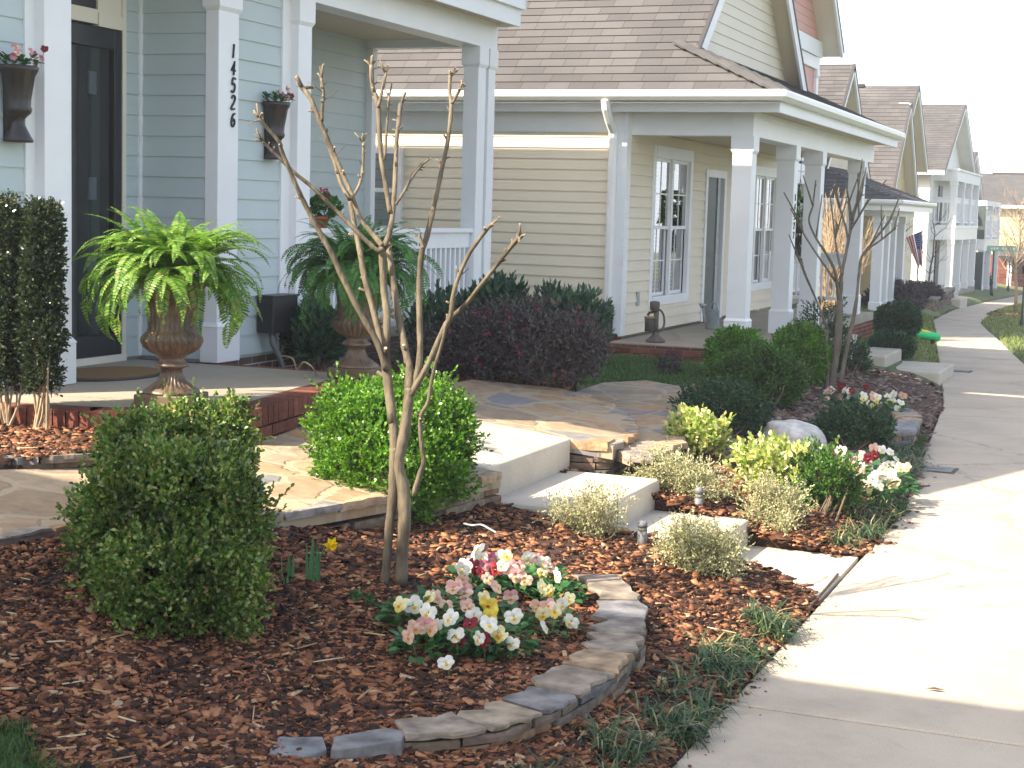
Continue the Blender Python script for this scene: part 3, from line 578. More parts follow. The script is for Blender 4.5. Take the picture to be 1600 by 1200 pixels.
blades('grass', p, (.03, .07), .008, M['dormant'], 'near lawn strip on the street side of the sidewalk', 'grass', .5, .7, 2)
y = rng.uniform(14.2, 15.2, 1500); x = SL(y)-rng.uniform(.03, .4, 1500); p = np.stack([x, y, G(x, y)], 1)
blades('grass', p, (.05, .11), .009, M['grass'], 'green grass tuft between slate border and sidewalk', 'grass', .6, .6, 2)
# ------------------------------------------------------------------ house building kit
def siding(b, a, c, z0, z1, expo, nrm, ext=None, out=.013):
    a = np.array(a, float); c = np.array(c, float); L = np.linalg.norm(c-a); t = (c-a)/L; n = np.array(nrm, float); z = z0
    while z < z1-1e-4:
        zt = min(z+expo, z1); s0, s1 = ext(z) if ext else (0, L); q0, q1 = ext(zt) if ext else (0, L)
        if s1 > s0+.01:
            p = lambda s, o, h: (*(a+t*s+n*o), h)
            o = out*random.uniform(.85, 1.1)
            b.add([p(s0, o, z), p(s1, o, z), p(q1, .002, zt), p(q0, .002, zt), p(s0, -.004, z), p(s1, -.004, z)], [(0, 1, 2, 3), (4, 5, 1, 0)])
        z = zt
def roofslope(b, o, e, v, L, ext, course=.143, lip=.009):
    o, e, v = np.array(o, float), np.array(e, float), np.array(v, float); e /= np.linalg.norm(e); v /= np.linalg.norm(v); n = np.cross(e, v); n = n if n[2] > 0 else -n
    t = 0
    while t < L-1e-4:
        t1 = min(t+course, L); a0, a1 = ext(t); c0, c1 = ext(t1)
        if a1-a0 > .02:
            P = lambda s, q, h: o+e*s+v*q+n*h
            b.add([P(a0, t, lip), P(a1, t, lip), P(c1, t1, .001), P(c0, t1, .001), P(a0, t, -.01), P(a1, t, -.01)], [(0, 1, 2, 3), (4, 5, 1, 0)], uv=[(a0, t), (a1, t), (c1, t1), (c0, t1), (a0, t), (a1, t)])
        t = t1
def slab(b, pts, th):
    """thick sheet under a planar polygon"""
    P = [np.array(p, float) for p in pts]; n = np.cross(P[1]-P[0], P[2]-P[0]); n /= np.linalg.norm(n); n = n if n[2] > 0 else -n
    k = len(P); b.add(P+[p-n*th for p in P], [tuple(range(k)), tuple(range(2*k-1, k-1, -1))]+[(i, (i+1) % k, k+(i+1) % k, k+i) for i in range(k)])
def column(parent, x0, x1, y0, y1, z0, z1, base=.30, cap=.20, m='white', g=.018):
    b = MB(); b.box(x0, x1, y0, y1, z0+base-.01, z1-cap+.01); o = b.build('column', M[m], parent, bevel=.004)
    b = MB(); b.box(x0-g, x1+g, y0-g, y1+g, z0, z0+base-.03); b.loft([[(x0-g-.006, y0-g-.006, z), (x1+g+.006, y0-g-.006, z), (x1+g+.006, y1+g+.006, z), (x0-g-.006, y1+g+.006, z)] if k == 0 else [(x0-.002, y0-.002, z), (x1+.002, y0-.002, z), (x1+.002, y1+.002, z), (x0-.002, y1+.002, z)] for k, z in enumerate((z0+base-.03, z0+base))]); b.build('column_base', M[m], o)
    b = MB(); b.loft([[(x0-.002, y0-.002, z1-cap-.02), (x1+.002, y0-.002, z1-cap-.02), (x1+.002, y1+.002, z1-cap-.02), (x0-.002, y1+.002, z1-cap-.02)], [(x0-g, y0-g, z1-cap+.01), (x1+g, y0-g, z1-cap+.01), (x1+g, y1+g, z1-cap+.01), (x0-g, y1+g, z1-cap+.01)], [(x0-g, y0-g, z1), (x1+g, y0-g, z1), (x1+g, y1+g, z1), (x0-g, y1+g, z1)]]); b.build('capital', M[m], o)
    return o
def railing(parent, a, c, z0, z1, gap=.115, w=.035, m='white'):
    a = np.array(a, float); c = np.array(c, float); L = np.linalg.norm(c-a); t = (c-a)/L; mid = (a+c)/2; b = MB()
    b.obox(mid, t, L/2, .055, z1-.04, z1); b.obox(mid, t, L/2, .022, z1-.19, z1-.041); b.obox(mid, t, L/2, .03, z0, z0+.05)
    for s in np.arange(gap*.6, L-.02, gap): b.obox(a+t*s, t, w/2, w/2, z0+.05, z1-.19)
    return b.build('railing', M[m], parent)
def bricks(b, a, c, z0, z1, nrm, lw=.2, lh=.062, dep=.1, rowlock=False, gap=.010):
    a = np.array(a, float); c = np.array(c, float); L = np.linalg.norm(c-a); t = (c-a)/L; n = np.array(nrm, float); n /= np.linalg.norm(n); z = z0; k = 0
    while z < z1-.02:
        s = -random.uniform(0, .02)-(lw/2 if k % 2 else 0)
        while s < L:
            s0 = max(s, 0); s1 = min(s+lw-gap, L)
            if s1-s0 > .015: b.obox(a+t*(s0+s1)/2-n*(dep/2-random.uniform(0, .004)), t, (s1-s0)/2, dep/2, z, min(z+lh-gap, z1))
            s += lw
        z += lh; k += 1
def window_x(parent, x, y0, y1, z0, z1, units=2, cas=.09, blind=True, split=.5, muntin=True, m='white'):
    """double-hung units in a wall facing +x"""
    b = MB(); xo = x+.028
    b.box(x-.03, xo, y0-cas, y0, z0-cas, z1+cas*1.3); b.box(x-.03, xo, y1, y1+cas, z0-cas, z1+cas*1.3); b.box(x-.03, xo+.006, y0, y1, z1, z1+cas*1.3); b.box(x-.03, xo+.01, y0, y1, z0-cas, z0)
    fr = b.build('window', M[m], parent, bevel=.004); w = (y1-y0)/units; s = MB(); pn = MB(); bl = MB(); zm = z0+(z1-z0)*split
    for k in range(units):
        a, c = y0+k*w, y0+(k+1)*w
        if k: s.box(x-.02, x+.016, a-.035, a+.035, z0, z1)
        a += .035 if k else 0; c -= .035 if k < units-1 else 0
        for (p, q, dx) in ((z0, zm+.02, -.045), (zm-.02, z1, -.012)):
            f = .04; s.box(x+dx-.02, x+dx, a, a+f, p, q); s.box(x+dx-.02, x+dx, c-f, c, p, q); s.box(x+dx-.02, x+dx+.002, a+f, c-f, p, p+f); s.box(x+dx-.02, x+dx+.002, a+f, c-f, q-f, q)
            if muntin:
                s.box(x+dx-.014, x+dx-.004, (a+c)/2-.009, (a+c)/2+.009, p+f, q-f)
                for h in (.5,): s.box(x+dx-.0145, x+dx-.0045, a+f, c-f, p+(q-p)*h-.009, p+(q-p)*h+.009)
            pn.add([(x+dx-.01, a+f, p+f), (x+dx-.01, c-f, p+f), (x+dx-.01, c-f, q-f), (x+dx-.01, a+f, q-f)], [(0, 1, 2, 3)])
        if blind:
            z = z0+.06
            while z < z1-.05: bl.add([(x-.10, a+.03, z), (x-.10, c-.03, z), (x-.125, c-.03, z+.03), (x-.125, a+.03, z+.03)], [(0, 1, 2, 3)]); z += .05
    s.build('sash', M[m], fr); pn.build('pane', M['glass'], fr)
    if blind: bl.build('blind', M['blind'], fr)
    d = MB(); d.box(x-.5, x-.16, y0, y1, z0, z1); d.build('unlit_room_box', M['dark'], fr)  # solid dark box in place of an unlit room
    return fr
def tri_ext(y0, ye, ze, sl, width):
    return lambda z: (max(0, (z-ze)/sl), width-max(0, (z-ze)/sl))

# ------------------------------------------------------------------ blue house (nearest)
h1 = thing('blue_house', 'pale blue clapboard house with white columns, open porch and the vertical number 14526', 'house', (-6.4, 8.0, .88))
XW, XF, FL = -6.42, -6.33, .88
b = MB(); E1 = .147
siding(b, (XW, 7.45), (XW, 8.05), .90, 4.02, E1, (1, 0)); siding(b, (XW, 10.2), (XW, 10.98), .90, 4.02, E1, (1, 0))
siding(b, (-16, 7.45), (XW, 7.45), .60, 5.7, E1, (0, -1)); siding(b, (-7.0, 9.75), (-7.0, 9.96), .90, 4.0, E1, (1, 0))
siding(b, (-7.0, 9.975), (XW, 9.975), .90, 4.0, E1, (0, -1)); siding(b, (-7.7, 11.3), (-7.7, 14.95), .9, 3.74, E1, (1, 0))
siding(b, (XW, 7.45), (XW, 15.05), 4.5, 8.5, E1, (1, 0), ext=lambda z: (max(0, (z-5.9)/.744), 7.6-max(0, (z-4.95)/.975)))
b.build('wall', M['blue'], h1)
b = MB(); b.box(-16, -7.74, 7.47, 15.0, .2, 4.85); b.box(-7.75, -6.44, 7.47, 8.03, .2, 4.85); b.box(-7.75, -6.44, 9.99, 11.29, .2, 4.85); b.box(-7.75, -6.45, 7.48, 15.0, 4.05, 4.84); b.box(-7.75, -7.1, 8.0, 10.0, .2, 4.06); b.box(-7.09, -7.02, 9.73, 9.985, .2, 4.02)
b.add([(x, y, z) for x in (-16, -6.46) for y, z in ((7.47, 4.8), (15.03, 4.8), (11.25, 8.62), (7.47, 5.8))], [(0, 1, 2, 3), (4, 7, 6, 5), (0, 4, 5, 1), (1, 5, 6, 2), (2, 6, 7, 3), (3, 7, 4, 0)])
b.build('sun_block_core', M['blue'], h1)  # solid fill behind the siding, added to block the sun
b = MB(); L1 = math.hypot(4.3, 3.2); L1b = math.hypot(4.05, 3.95)
roofslope(b, (-16.3, 6.95, 5.6), (1, 0, 0), (0, 4.3, 3.2), L1, lambda t: (0, 10.3)); roofslope(b, (-16.3, 15.30, 4.85), (1, 0, 0), (0, -4.05, 3.95), L1b, lambda t: (0, 10.3))
slab(b, [(-16.3, 6.95, 5.59), (-6.0, 6.95, 5.59), (-6.0, 11.25, 8.79), (-16.3, 11.25, 8.79)], .12); slab(b, [(-16.3, 15.30, 4.84), (-6.0, 15.30, 4.84), (-6.0, 11.25, 8.79), (-16.3, 11.25, 8.79)], .12)
roofslope(b, (-6.02, 7.3, 4.22), (0, 1, 0), (-.42, 0, .33), .53, lambda t: (0, 7.82)); b.build('roof', M['roof'], h1)
b = MB()   # porch beam, eave boards, belt
b.box(-6.56, XF, 11.0, 15.1, 3.64, 4.06); b.box(-6.56, XF-.004, 7.4, 11.0, 3.86, 4.06); b.box(-7.7, -6.56, 14.9, 15.09, 3.66, 4.0); b.build('beam', M['white'], h1, bevel=.004)
b = MB(); b.box(-6.10, -6.08, 7.3, 15.06, 3.87, 4.035); b.box(-6.33, -6.08, 15.06, 15.085, 3.87, 4.035); b.box(-6.08, -6.03, 7.28, 15.10, 4.035, 4.22); b.box(-6.45, -6.03, 15.086, 15.12, 4.04, 4.22); b.build('fascia', M['white'], h1)
b = MB(); b.box(-6.45, -6.10, 7.3, 15.06, 3.905, 3.93); b.box(-7.7, -6.56, 11.3, 14.9, 3.74, 3.78); b.box(-7.1, -6.44, 8.0, 9.97, 3.98, 4.02); b.build('ceiling', M['soffit'], h1)
for (y0, y1, x0) in ((8.03, 8.29, -6.60), (9.96, 10.23, -6.44), (11.10, 11.31, -6.52), (14.64, 14.83, -6.49), (14.90, 15.07, -6.49)):
    column(h1, x0, XF, y0, y1, FL+.005, 3.64 if y0 > 10.5 else 3.86, .29, .18 if y0 > 10.5 else .43)
for q in ((-6.46, -6.395, 10.97, 11.10, .88, 3.86), (-6.43, -6.40, 7.94, 8.03, .88, 3.86), (-6.46, -6.405, 10.23, 10.26, .88, 3.86), (-7.01, -6.98, 9.935, 9.972, .9, 3.98), (-7.71, -7.62, 14.885, 14.985, .9, 3.655), (-7.7, -7.67, 12.72, 12.86, .9, 3.3)):
    b = MB(); b.box(*q); b.build('corner_board', M['white'], h1)
rl = railing(h1, (-6.40, 11.32), (-6.40, 14.63), .98, 1.86, .112, .036)
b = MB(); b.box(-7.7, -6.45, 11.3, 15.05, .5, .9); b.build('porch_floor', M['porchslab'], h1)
# front door recess
dr = MB(); dr.box(-7.03, -6.975, 8.74, 8.83, .93, 3.24); dr.box(-7.03, -6.975, 9.62, 9.71, .93, 3.24); dr.box(-7.03, -6.975, 8.83, 9.62, 3.10, 3.24); dr.box(-7.03, -6.976, 8.83, 9.62, .93, 1.08); door = dr.build('storm_door', M['door'], h1, bevel=.006)
g = MB(); g.add([(-7.0, 8.83, 1.08), (-7.0, 9.62, 1.08), (-7.0, 9.62, 3.10), (-7.0, 8.83, 3.10)], [(0, 1, 2, 3)]); g.build('pane', M['stormglass'], door)
g = MB()
for z in (1.55, 2.12, 2.86): g.box(-7.075, -7.055, 9.44, 9.52, z-.08, z+.08)
g.build('hinge', M['galv'], door)
g = MB(); g.box(-7.09, -7.06, 9.47, 9.56, .93, 3.12); g.box(-7.09, -7.065, 8.74, 9.28, .93, 3.12); g.build('inner_door', M['doorgrey'], door); g = MB(); g.box(-7.1, -7.085, 8.74, 9.72, .93, 3.2); g.build('door_shade_backing', M['dark'], door)  # last sheet is near-black, painting the shade behind the inner door
t = MB(); t.box(-7.03, -6.985, 9.44, 9.73, 3.34, 3.98); t.box(-7.03, -6.984, 8.7, 9.44, 3.26, 3.36); t.box(-7.03, -6.97, 9.711, 9.755, .93, 3.98); t.box(-7.03, -6.96, 8.7, 9.75, .88, .93); t.box(-7.03, -6.972, 9.44, 9.711, 3.245, 3.34); tr = t.build('transom', M['offwhite'], h1)
g = MB(); g.add([(-7.0, 8.7, 3.36), (-7.0, 9.44, 3.36), (-7.0, 9.44, 3.98), (-7.0, 8.7, 3.98)], [(0, 1, 2, 3)]); g.build('pane', M['door'], tr)
# porch slab with brick edging
b = MB(); ins = [(-7.1, 7.15), (-5.50, 7.48), (-4.93, 7.92), (-5.12, 9.2), (-5.2, 9.9), (-7.1, 9.86)]; b.prism(ins, .5, FL); b.build('porch_slab', M['porchslab'], h1)
b = MB(); pe = PORCH1
for i, (p, q) in enumerate([(pe[0], pe[1]), (pe[1], pe[2]), (pe[2], pe[3]), (pe[3], pe[4]), (pe[4], pe[5])]):
    t_ = np.array(q)-np.array(p); n_ = np.array([t_[1], -t_[0]]); bricks(b, p, q, FL-.112, FL+.004, n_, .078, .118, .19); bricks(b, p, q, FL-.40, FL-.112, n_, .205, .072, .1)
b.build('brick_edging', M['brick'], h1)
b = MB(); b.prism([(x+.0, y) for x, y in [(-7.1, 7.0), (-5.47, 7.335), (-4.775, 7.85), (-4.96, 9.24), (-5.03, 10.02), (-7.1, 9.97)]], .3, FL-.006); b.build('mortar_bed', M['mortar'], h1)
b = MB(); bricks(b, (-6.44, 10.06), (-6.44, 15.05), .45, .89, (1, 0)); bricks(b, (-6.44, 7.45), (-6.44, 8.05), .45, .89, (1, 0)); b.box(-7.0, -6.46, 10.06, 15.0, .2, .885); b.box(-7.0, -6.46, 7.46, 8.03, .2, .885); b.build('foundation', M['foundation'], h1)
# number 14526 down the pilaster
DG = {'1': [[(.5, 0), (.5, 1), (.42, .93)]], '4': [[(.62, 0), (.62, 1), (.18, .33), (.85, .33)]], '5': [[(.8, 1), (.35, 1), (.28, .58), (.5, .64), (.72, .55), (.8, .32), (.66, .06), (.42, 0), (.2, .08)]],
      '2': [[(.2, .78), (.3, .95), (.52, 1), (.74, .92), (.78, .72), (.6, .45), (.2, .03), (.82, .03)]], '6': [[(.74, .93), (.5, .88), (.3, .62), (.24, .3), (.36, .05), (.58, 0), (.78, .14), (.78, .38), (.6, .52), (.38, .46), (.26, .3)]]}
b = MB()
for k, ch in enumerate('14526'):
    z0 = 3.09-.1225*k
    for st in DG[ch]:
        P3 = [(XF+.006, 10.105+.075*x+.012*y, z0+.098*y) for x, y in st]; P3 = spline(P3, 4) if ch in '526' else np.array(P3, float); b.tube(P3, .0085, 6)
b.build('house_number', M['numeral'], h1)

# ------------------------------------------------------------------ tan house
h2 = thing('tan_house', 'tan clapboard house with grey shingle roof, white gutters and a columned front porch', 'house', (-5.65, 17.4, .6))
b = MB(); E2 = .122
siding(b, (-14.5, 17.3), (-5.70, 17.3), .70, 2.95, E2, (0, -1)); 
for (ya, yb, za, zb_) in ((17.35, 18.35, .66, 3.0), (18.35, 19.95, .66, 1.03), (18.35, 19.95, 2.74, 3.0), (19.95, 20.7, .66, 3.0), (20.7, 21.68, 2.6, 3.0), (21.68, 22.8, .66, 3.0), (22.8, 24.9, .66, 1.03), (22.8, 24.9, 2.68, 3.0), (24.9, 25.2, .66, 3.0)):
    siding(b, (-5.65, ya), (-5.65, yb), za, zb_, E2, (1, 0), out=.021)
siding(b, (-5.2, 17.0), (-5.2, 24.0), 3.6, 6.5, E2*1.1, (1, 0), ext=tri_ext(17, 17, 3.34, .9, 7.0)); b.build('wall', M['tan'], h2)
b = MB(); b.box(-14.5, -5.9, 17.35, 25.15, .2, 3.28)
b.add([(-14.5, 17.1, 3.3), (-14.5, 23.9, 3.3), (-14.5, 20.5, 6.4), (-5.24, 17.1, 3.3), (-5.24, 23.9, 3.3), (-5.24, 20.5, 6.4)], [(0, 1, 2), (3, 5, 4), (0, 3, 4, 1), (0, 2, 5, 3), (1, 4, 5, 2)]); b.build('sun_block_core', M['tan'], h2)  # body and gable fill, added so no light passes through the house
b = MB(); cs_, sn_ = math.cos(math.atan(.9)), math.sin(math.atan(.9)); Lm = 3.5/cs_
roofslope(b, (-14.8, 17.0, 3.40), (1, 0, 0), (0, 1, .9), Lm, lambda t: (0, (10.95-t*cs_/.489) if t*cs_ < .54 else 9.85))
slab(b, [(-14.8, 17.0, 3.39), (-3.87, 17.0, 3.39), (-4.95, 17.54, 3.876), (-4.95, 20.5, 6.54), (-14.8, 20.5, 6.54)], .1); slab(b, [(-14.8, 24.0, 3.39), (-4.95, 24.0, 3.39), (-4.95, 20.5, 6.54), (-14.8, 20.5, 6.54)], .1)
cp = math.cos(math.atan(.44)); Lp = 1.35/cp
roofslope(b, (-3.85, 17.0, 3.40), (0, 1, 0), (-1, 0, .44), Lp, lambda t: (t*cp*.489, 8.35-t*cp*.489))
hp = []
for k in range(9):   # hip cap shingles
    f = k/9*1.32; p = np.array([-3.85-f, 17.0+f*.489, 3.415+.44*f]); q = p+np.array([-.17, .083, .075]); b.add([p+[.09, .10, -.02], p, p+[-.06, -.10, -.05], q+[-.06, -.10, -.03], q+[0, 0, .012], q+[.09, .10, 0]], [(0, 1, 4, 5), (1, 2, 3, 4)], uv=[(k*.36, .02), (k*.36+.1, .02), (k*.36+.2, .02), (k*.36+.2, .12), (k*.36+.1, .12), (k*.36, .12)])
b.build('roof', M['roof'], h2)
b = MB()   # rakes: dark drip edge outside, white boards inside
for (ya, za, yb, zb_) in ((17.54, 3.876, 20.5, 6.54), (23.95, 3.44, 20.5, 6.54)):
    n_ = np.array([0, -(zb_-za), (yb-ya)]); n_ /= np.linalg.norm(n_); n_ = n_ if n_[2] > 0 else -n_
    def strip(o0, o1, xa, xb, mi): 
        A = np.array([0, ya, za]); B = np.array([0, yb, zb_]); q = [A-n_*o0, B-n_*o0, B-n_*o1, A-n_*o1]; b.add([tuple(p+[xa, 0, 0]) for p in q]+[tuple(p+[xb, 0, 0]) for p in q], [(0, 1, 2, 3), (7, 6, 5, 4), (0, 4, 5, 1), (1, 5, 6, 2), (2, 6, 7, 3), (3, 7, 4, 0)], mi)
    strip(-.012, .03, -4.97, -4.915, 1); strip(.031, .20, -4.96, -4.925, 0); strip(.101, .125, -5.21, -4.96, 2)
b.build('rake_trim', [M['white'], M['drip'], M['soffit']], h2)
GP = [(0, 0), (.065, 0), (.10, .04), (.105, .085), (.092, .112), (.075, .112), (.075, .10), (0, .10)]
b = MB(); r0 = [(-14.8, 17.0-o, 3.285+z) for o, z in GP]; r1 = [(-3.88+o, 17.0-o, 3.285+z) for o, z in GP]; r2 = [(-3.88+o, 25.35, 3.285+z) for o, z in GP]; b.loft([r0, r1, r2], True); b.build('gutter', M['gutter'], h2)
b = MB(); b.box(-14.5, -3.885, 17.11, 17.135, 3.17, 3.36); b.box(-3.92, -3.885, 17.136, 25.33, 3.17, 3.30); b.build('fascia', M['white'], h2)
b = MB(); b.box(-14.5, -5.66, 17.136, 17.3, 3.205, 3.225); b.box(-5.66, -3.92, 17.136, 17.42, 3.205, 3.225); b.box(-4.23, -3.92, 17.42, 25.3, 3.205, 3.225); b.box(-5.65, -4.475, 17.635, 25.2, 3.0, 3.03); b.build('ceiling', M['soffit'], h2)
b = MB(); b.box(-4.47, -4.235, 17.42, 25.32, 2.93, 3.205); b.box(-5.66, -4.47, 17.42, 17.63, 2.93, 3.205); b.box(-14.5, -5.66, 17.275, 17.31, 2.95, 3.205); b.box(-4.46, -4.225, 17.41, 25.33, 3.13, 3.203); b.build('beam', M['white'], h2, bevel=.004)
for ye in (17.65, 19.86, 21.52, 24.70): column(h2, -4.46, -4.24, ye-.22, ye, .62, 2.93, .30, .17)
b = MB(); b.box(-5.78, -5.661, 17.25, 17.29, .68, 2.95); b.box(-5.66, -5.628, 17.25, 17.418, .66, 3.2); b.build('corner_board', M['white'], h2)
b = MB(); b.tube([(-5.80, 16.96, 3.29), (-5.80, 16.99, 3.20), (-5.79, 17.1, 3.06), (-5.78, 17.21, 2.95), (-5.78, 17.22, 2.8), (-5.78, 17.22, .98)], .052, 8); b.build('downspout', M['gutter'], h2)
b = MB(); b.tube([(-5.78, 17.215, 1.02), (-5.78, 17.21, .8), (-5.77, 17.18, .55), (-5.76, 17.15, .42)], [.07, .07, .066, .066], 10); b.build('downspout_boot', M['black'], h2)
window_x(h2, -5.65, 18.40, 19.90, 1.06, 2.72, 2, .11); window_x(h2, -5.65, 22.85, 24.85, 1.06, 2.66, 3, .11, blind=False)
# small side window
b = MB(); b.box(-9.0, -8.92, 17.23, 17.3, 1.75, 2.75); b.box(-8.5, -8.42, 17.23, 17.3, 1.75, 2.75); b.box(-8.92, -8.5, 17.23, 17.3, 2.68, 2.75); b.box(-8.92, -8.5, 17.23, 17.3, 1.75, 1.82); b.box(-8.92, -8.5, 17.25, 17.28, 2.22, 2.27); w = b.build('window', M['white'], h2)
bl = MB(); z = 1.84
while z < 2.66: bl.add([(-8.92, 17.276, z), (-8.5, 17.276, z), (-8.5, 17.29, z+.035), (-8.92, 17.29, z+.035)], [(0, 1, 2, 3)]); z += .06
bl.build('blind', M['blind'], w); d = MB(); d.box(-8.92, -8.5, 17.292, 17.299, 1.8, 2.7); d.build('unlit_room_box', M['dark'], w); pn = MB(); pn.add([(-8.92, 17.265, 1.8), (-8.5, 17.265, 1.8), (-8.5, 17.265, 2.7), (-8.92, 17.265, 2.7)], [(0, 1, 2, 3)]); pn.build('pane', M['glass'], w)  # thin dark sheet behind the blind paints an unlit room
b = MB(); b.box(-5.68, -5.62, 20.66, 20.76, .64, 2.66); b.box(-5.68, -5.62, 21.62, 21.72, .64, 2.66); b.box(-5.68, -5.618, 20.76, 21.62, 2.56, 2.66); dc = b.build('door', M['white'], h2)
b = MB(); b.box(-5.72, -5.66, 20.76, 21.32, .64, 2.56)
for (z0, z1) in ((.8, 1.35), (1.5, 2.42)): b.box(-5.66, -5.652, 20.86, 21.12, z0, z1)
b.build('door_leaf', M['doorgrey'], dc); b = MB(); b.box(-5.69, -5.655, 21.40, 21.56, .64, 2.56); b.build('sidelight', M['galv'], dc); b = MB(); b.box(-5.8, -5.70, 20.76, 21.62, .64, 2.56); b.build('unlit_room_box', M['dark'], dc)  # dark box behind the leaf stands for the unlit hall
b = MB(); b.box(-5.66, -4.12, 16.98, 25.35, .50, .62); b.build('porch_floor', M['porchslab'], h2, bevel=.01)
for q in (((-4.13, 16.97), (-4.13, 25.35), .0, .60, (1, 0)), ((-5.7, 16.97), (-4.13, 16.97), .2, .60, (0, -1)), ((-14.5, 17.285), (-5.66, 17.285), .3, .70, (0, -1))):
    b = MB(); bricks(b, *q); b.build('foundation', M['brick'], h2)
railing(h2, (-5.6, 25.25), (-4.5, 25.25), .78, 1.52, .10, .03)
b = MB(); b.box(-5.655, -5.625, 17.83, 17.93, .98, 1.14); b.build('outlet_cover', M['galv'], h2, bevel=.005)
for k, ch in enumerate('14522'):
    b = MB() if k == 0 else b
    for st in DG[ch]: b.tube(np.array([(-4.234, 19.70+.075*x, 2.26-.115*k+.08*y) for x, y in st], float), .006, 5)
b.build('house_number', M['numeral'], h2)

# ------------------------------------------------------------------ houses further up the street
def far_house(name, label, x0, x1, y0, y1, zb, ze, zr, wall, over=.35, soffit='offwhite', expo=.16, sided=True):
    root = thing(name, label, 'house', (x1, y0, zb)); ym = (y0+y1)/2; sl = (zr-ze)/(ym-y0+.35); zt = ze+.35*sl
    b = MB()
    if sided: siding(b, (x0, y0), (x1, y0), zb, zt, expo, (0, -1))
    siding(b, (x1, y0), (x1, y1), zb, zr-.15, expo, (1, 0), ext=tri_ext(y0, y0, zt-.12, sl, y1-y0)); b.box(x0, x1-.03, y0+.03, y1-.03, zb-.8, zt-.08)
    b.add([(x0, y0+.05, zt-.1), (x0, y1-.05, zt-.1), (x0, ym, zr-.16), (x1-.04, y0+.05, zt-.1), (x1-.04, y1-.05, zt-.1), (x1-.04, ym, zr-.16)], [(0, 1, 2), (3, 5, 4), (0, 3, 4, 1), (0, 2, 5, 3), (1, 4, 5, 2)]); b.build('wall', M[wall], root)
    b = MB(); L = math.hypot(ym-y0+.35, zr-ze); xe = x1+over
    roofslope(b, (x0, y0-.35, ze), (1, 0, 0), (0, ym-y0+.35, zr-ze), L, lambda t: (0, xe-x0)); slab(b, [(x0, y0-.35, ze-.01), (xe, y0-.35, ze-.01), (xe, ym, zr-.01), (x0, ym, zr-.01)], .1); slab(b, [(x0, y1+.35, ze-.01), (xe, y1+.35, ze-.01), (xe, ym, zr-.01), (x0, ym, zr-.01)], .1)
    b.box(x0+1, xe-1.6, ym-.12, ym+.12, zr-.03, zr+.05); b.build('roof', M['roof'], root)
    b = MB()
    for ya in (y0-.35, y1+.35):
        A = np.array([xe, ya, ze]); B = np.array([xe, ym, zr]); n_ = np.array([0, -(zr-ze), ym-ya]); n_ /= np.linalg.norm(n_); n_ = n_ if n_[2] > 0 else -n_
        for o0, o1, xa, mi in ((-.015, .04, .03, 1), (.041, .17, .02, 0), (.11, .14, -over, 2)):
            q = [A-n_*o0, B-n_*o0, B-n_*o1, A-n_*o1]; xa2 = xa if xa > 0 else 0; xb = -.03 if xa > 0 else xa; b.add([tuple(p+[xa2, 0, 0]) for p in q]+[tuple(p+[xb, 0, 0]) for p in q], [(0, 1, 2, 3), (7, 6, 5, 4), (0, 4, 5, 1), (1, 5, 6, 2), (2, 6, 7, 3), (3, 7, 4, 0)], mi)
    b.box(x0, xe, y0-.42, y0-.35, ze-.14, ze+.01, 0); b.build('roof_trim', [M['white'], M['drip'], M[soffit]], root)
    return root
def porch(root, xw, xf, y0, y1, floors, cols, wroof=None, rail=(), m='white', colw=.22):
    """open porch: floors = list of (z floor, z beam bottom, z beam top)"""
    for k, (zf, zb0, zb1) in enumerate(floors):
        b = MB(); b.box(xw, xf, y0-.01*k, y1+.01*k, zf-.18 if k == 0 else floors[k-1][2]+.003, zf); b.build('porch_floor', M['porchslab' if k == 0 else 'white'], root)
        b = MB(); b.box(xf-.24, xf-.02, y0, y1, zb0, zb1); b.box(xw, xf-.24, y0+.012, y0+.2, zb0, zb1-.005); b.box(xw, xf-.24, y1-.2, y1-.012, zb0, zb1-.005); b.build('beam', M[m], root)
        for yc in cols: column(root, xf-.24-.0, xf-.24+colw, yc, yc+colw, zf, zb0, .25, .15, m)
        if k in rail: railing(root, (xf-.13, y0+.1), (xf-.13, y1-.1), zf+.08, zf+.95, .14, .04, m); railing(root, (xw, y0+.1), (xf-.2, y0+.1), zf+.08, zf+.95, .14, .04, m)
    if wroof:
        z0, z1 = wroof; xe = xf+.35; run = xe-xw; L = math.hypot(run, z1-z0); b = MB(); c_ = run/L; hp_ = .5
        roofslope(b, (xe, y0-.35, z0), (0, 1, 0), (-run, 0, z1-z0), L, lambda t: (t*c_*hp_, y1-y0+.7-t*c_*hp_))
        k_ = hp_*run; roofslope(b, (xw-4, y0-.35, z0), (1, 0, 0), (0, k_, z1-z0), math.hypot(k_, z1-z0), lambda t: (0, run+4-t*k_/math.hypot(k_, z1-z0)/hp_)); b.build('porch_roof', M['roof'], root)
        b = MB(); r = lambda P: [P(o, z) for o, z in GP]; b.loft([r(lambda o, z: (xw-4, y0-.35-o, z0-.115+z)), r(lambda o, z: (xe+o, y0-.35-o, z0-.115+z)), r(lambda o, z: (xe+o, y1+.35, z0-.115+z))]); b.box(xw-4, xe-.03, y0-.34, y0-.31, z0-.24, z0-.10); b.box(xe-.03, xe, y0-.34, y1+.35, z0-.24, z0-.10); b.build('gutter', M['gutter'], root)
        b = MB(); b.box(xw, xe-.03, y0-.31, y1+.3, z0-.21, z0-.19); b.build('ceiling', M['soffit'], root)
def win_box(root, x, y0, y1, z0, z1):
    b = MB(); b.box(x-.02, x+.05, y0-.08, y1+.08, z0-.08, z1+.1); w = b.build('window', M['white'], root); b = MB(); b.box(x+.03, x+.056, y0, (y0+y1)/2-.03, z0, z1); b.box(x+.03, x+.056, (y0+y1)/2+.03, y1, z0, z1); b.build('pane', M['door'], w)
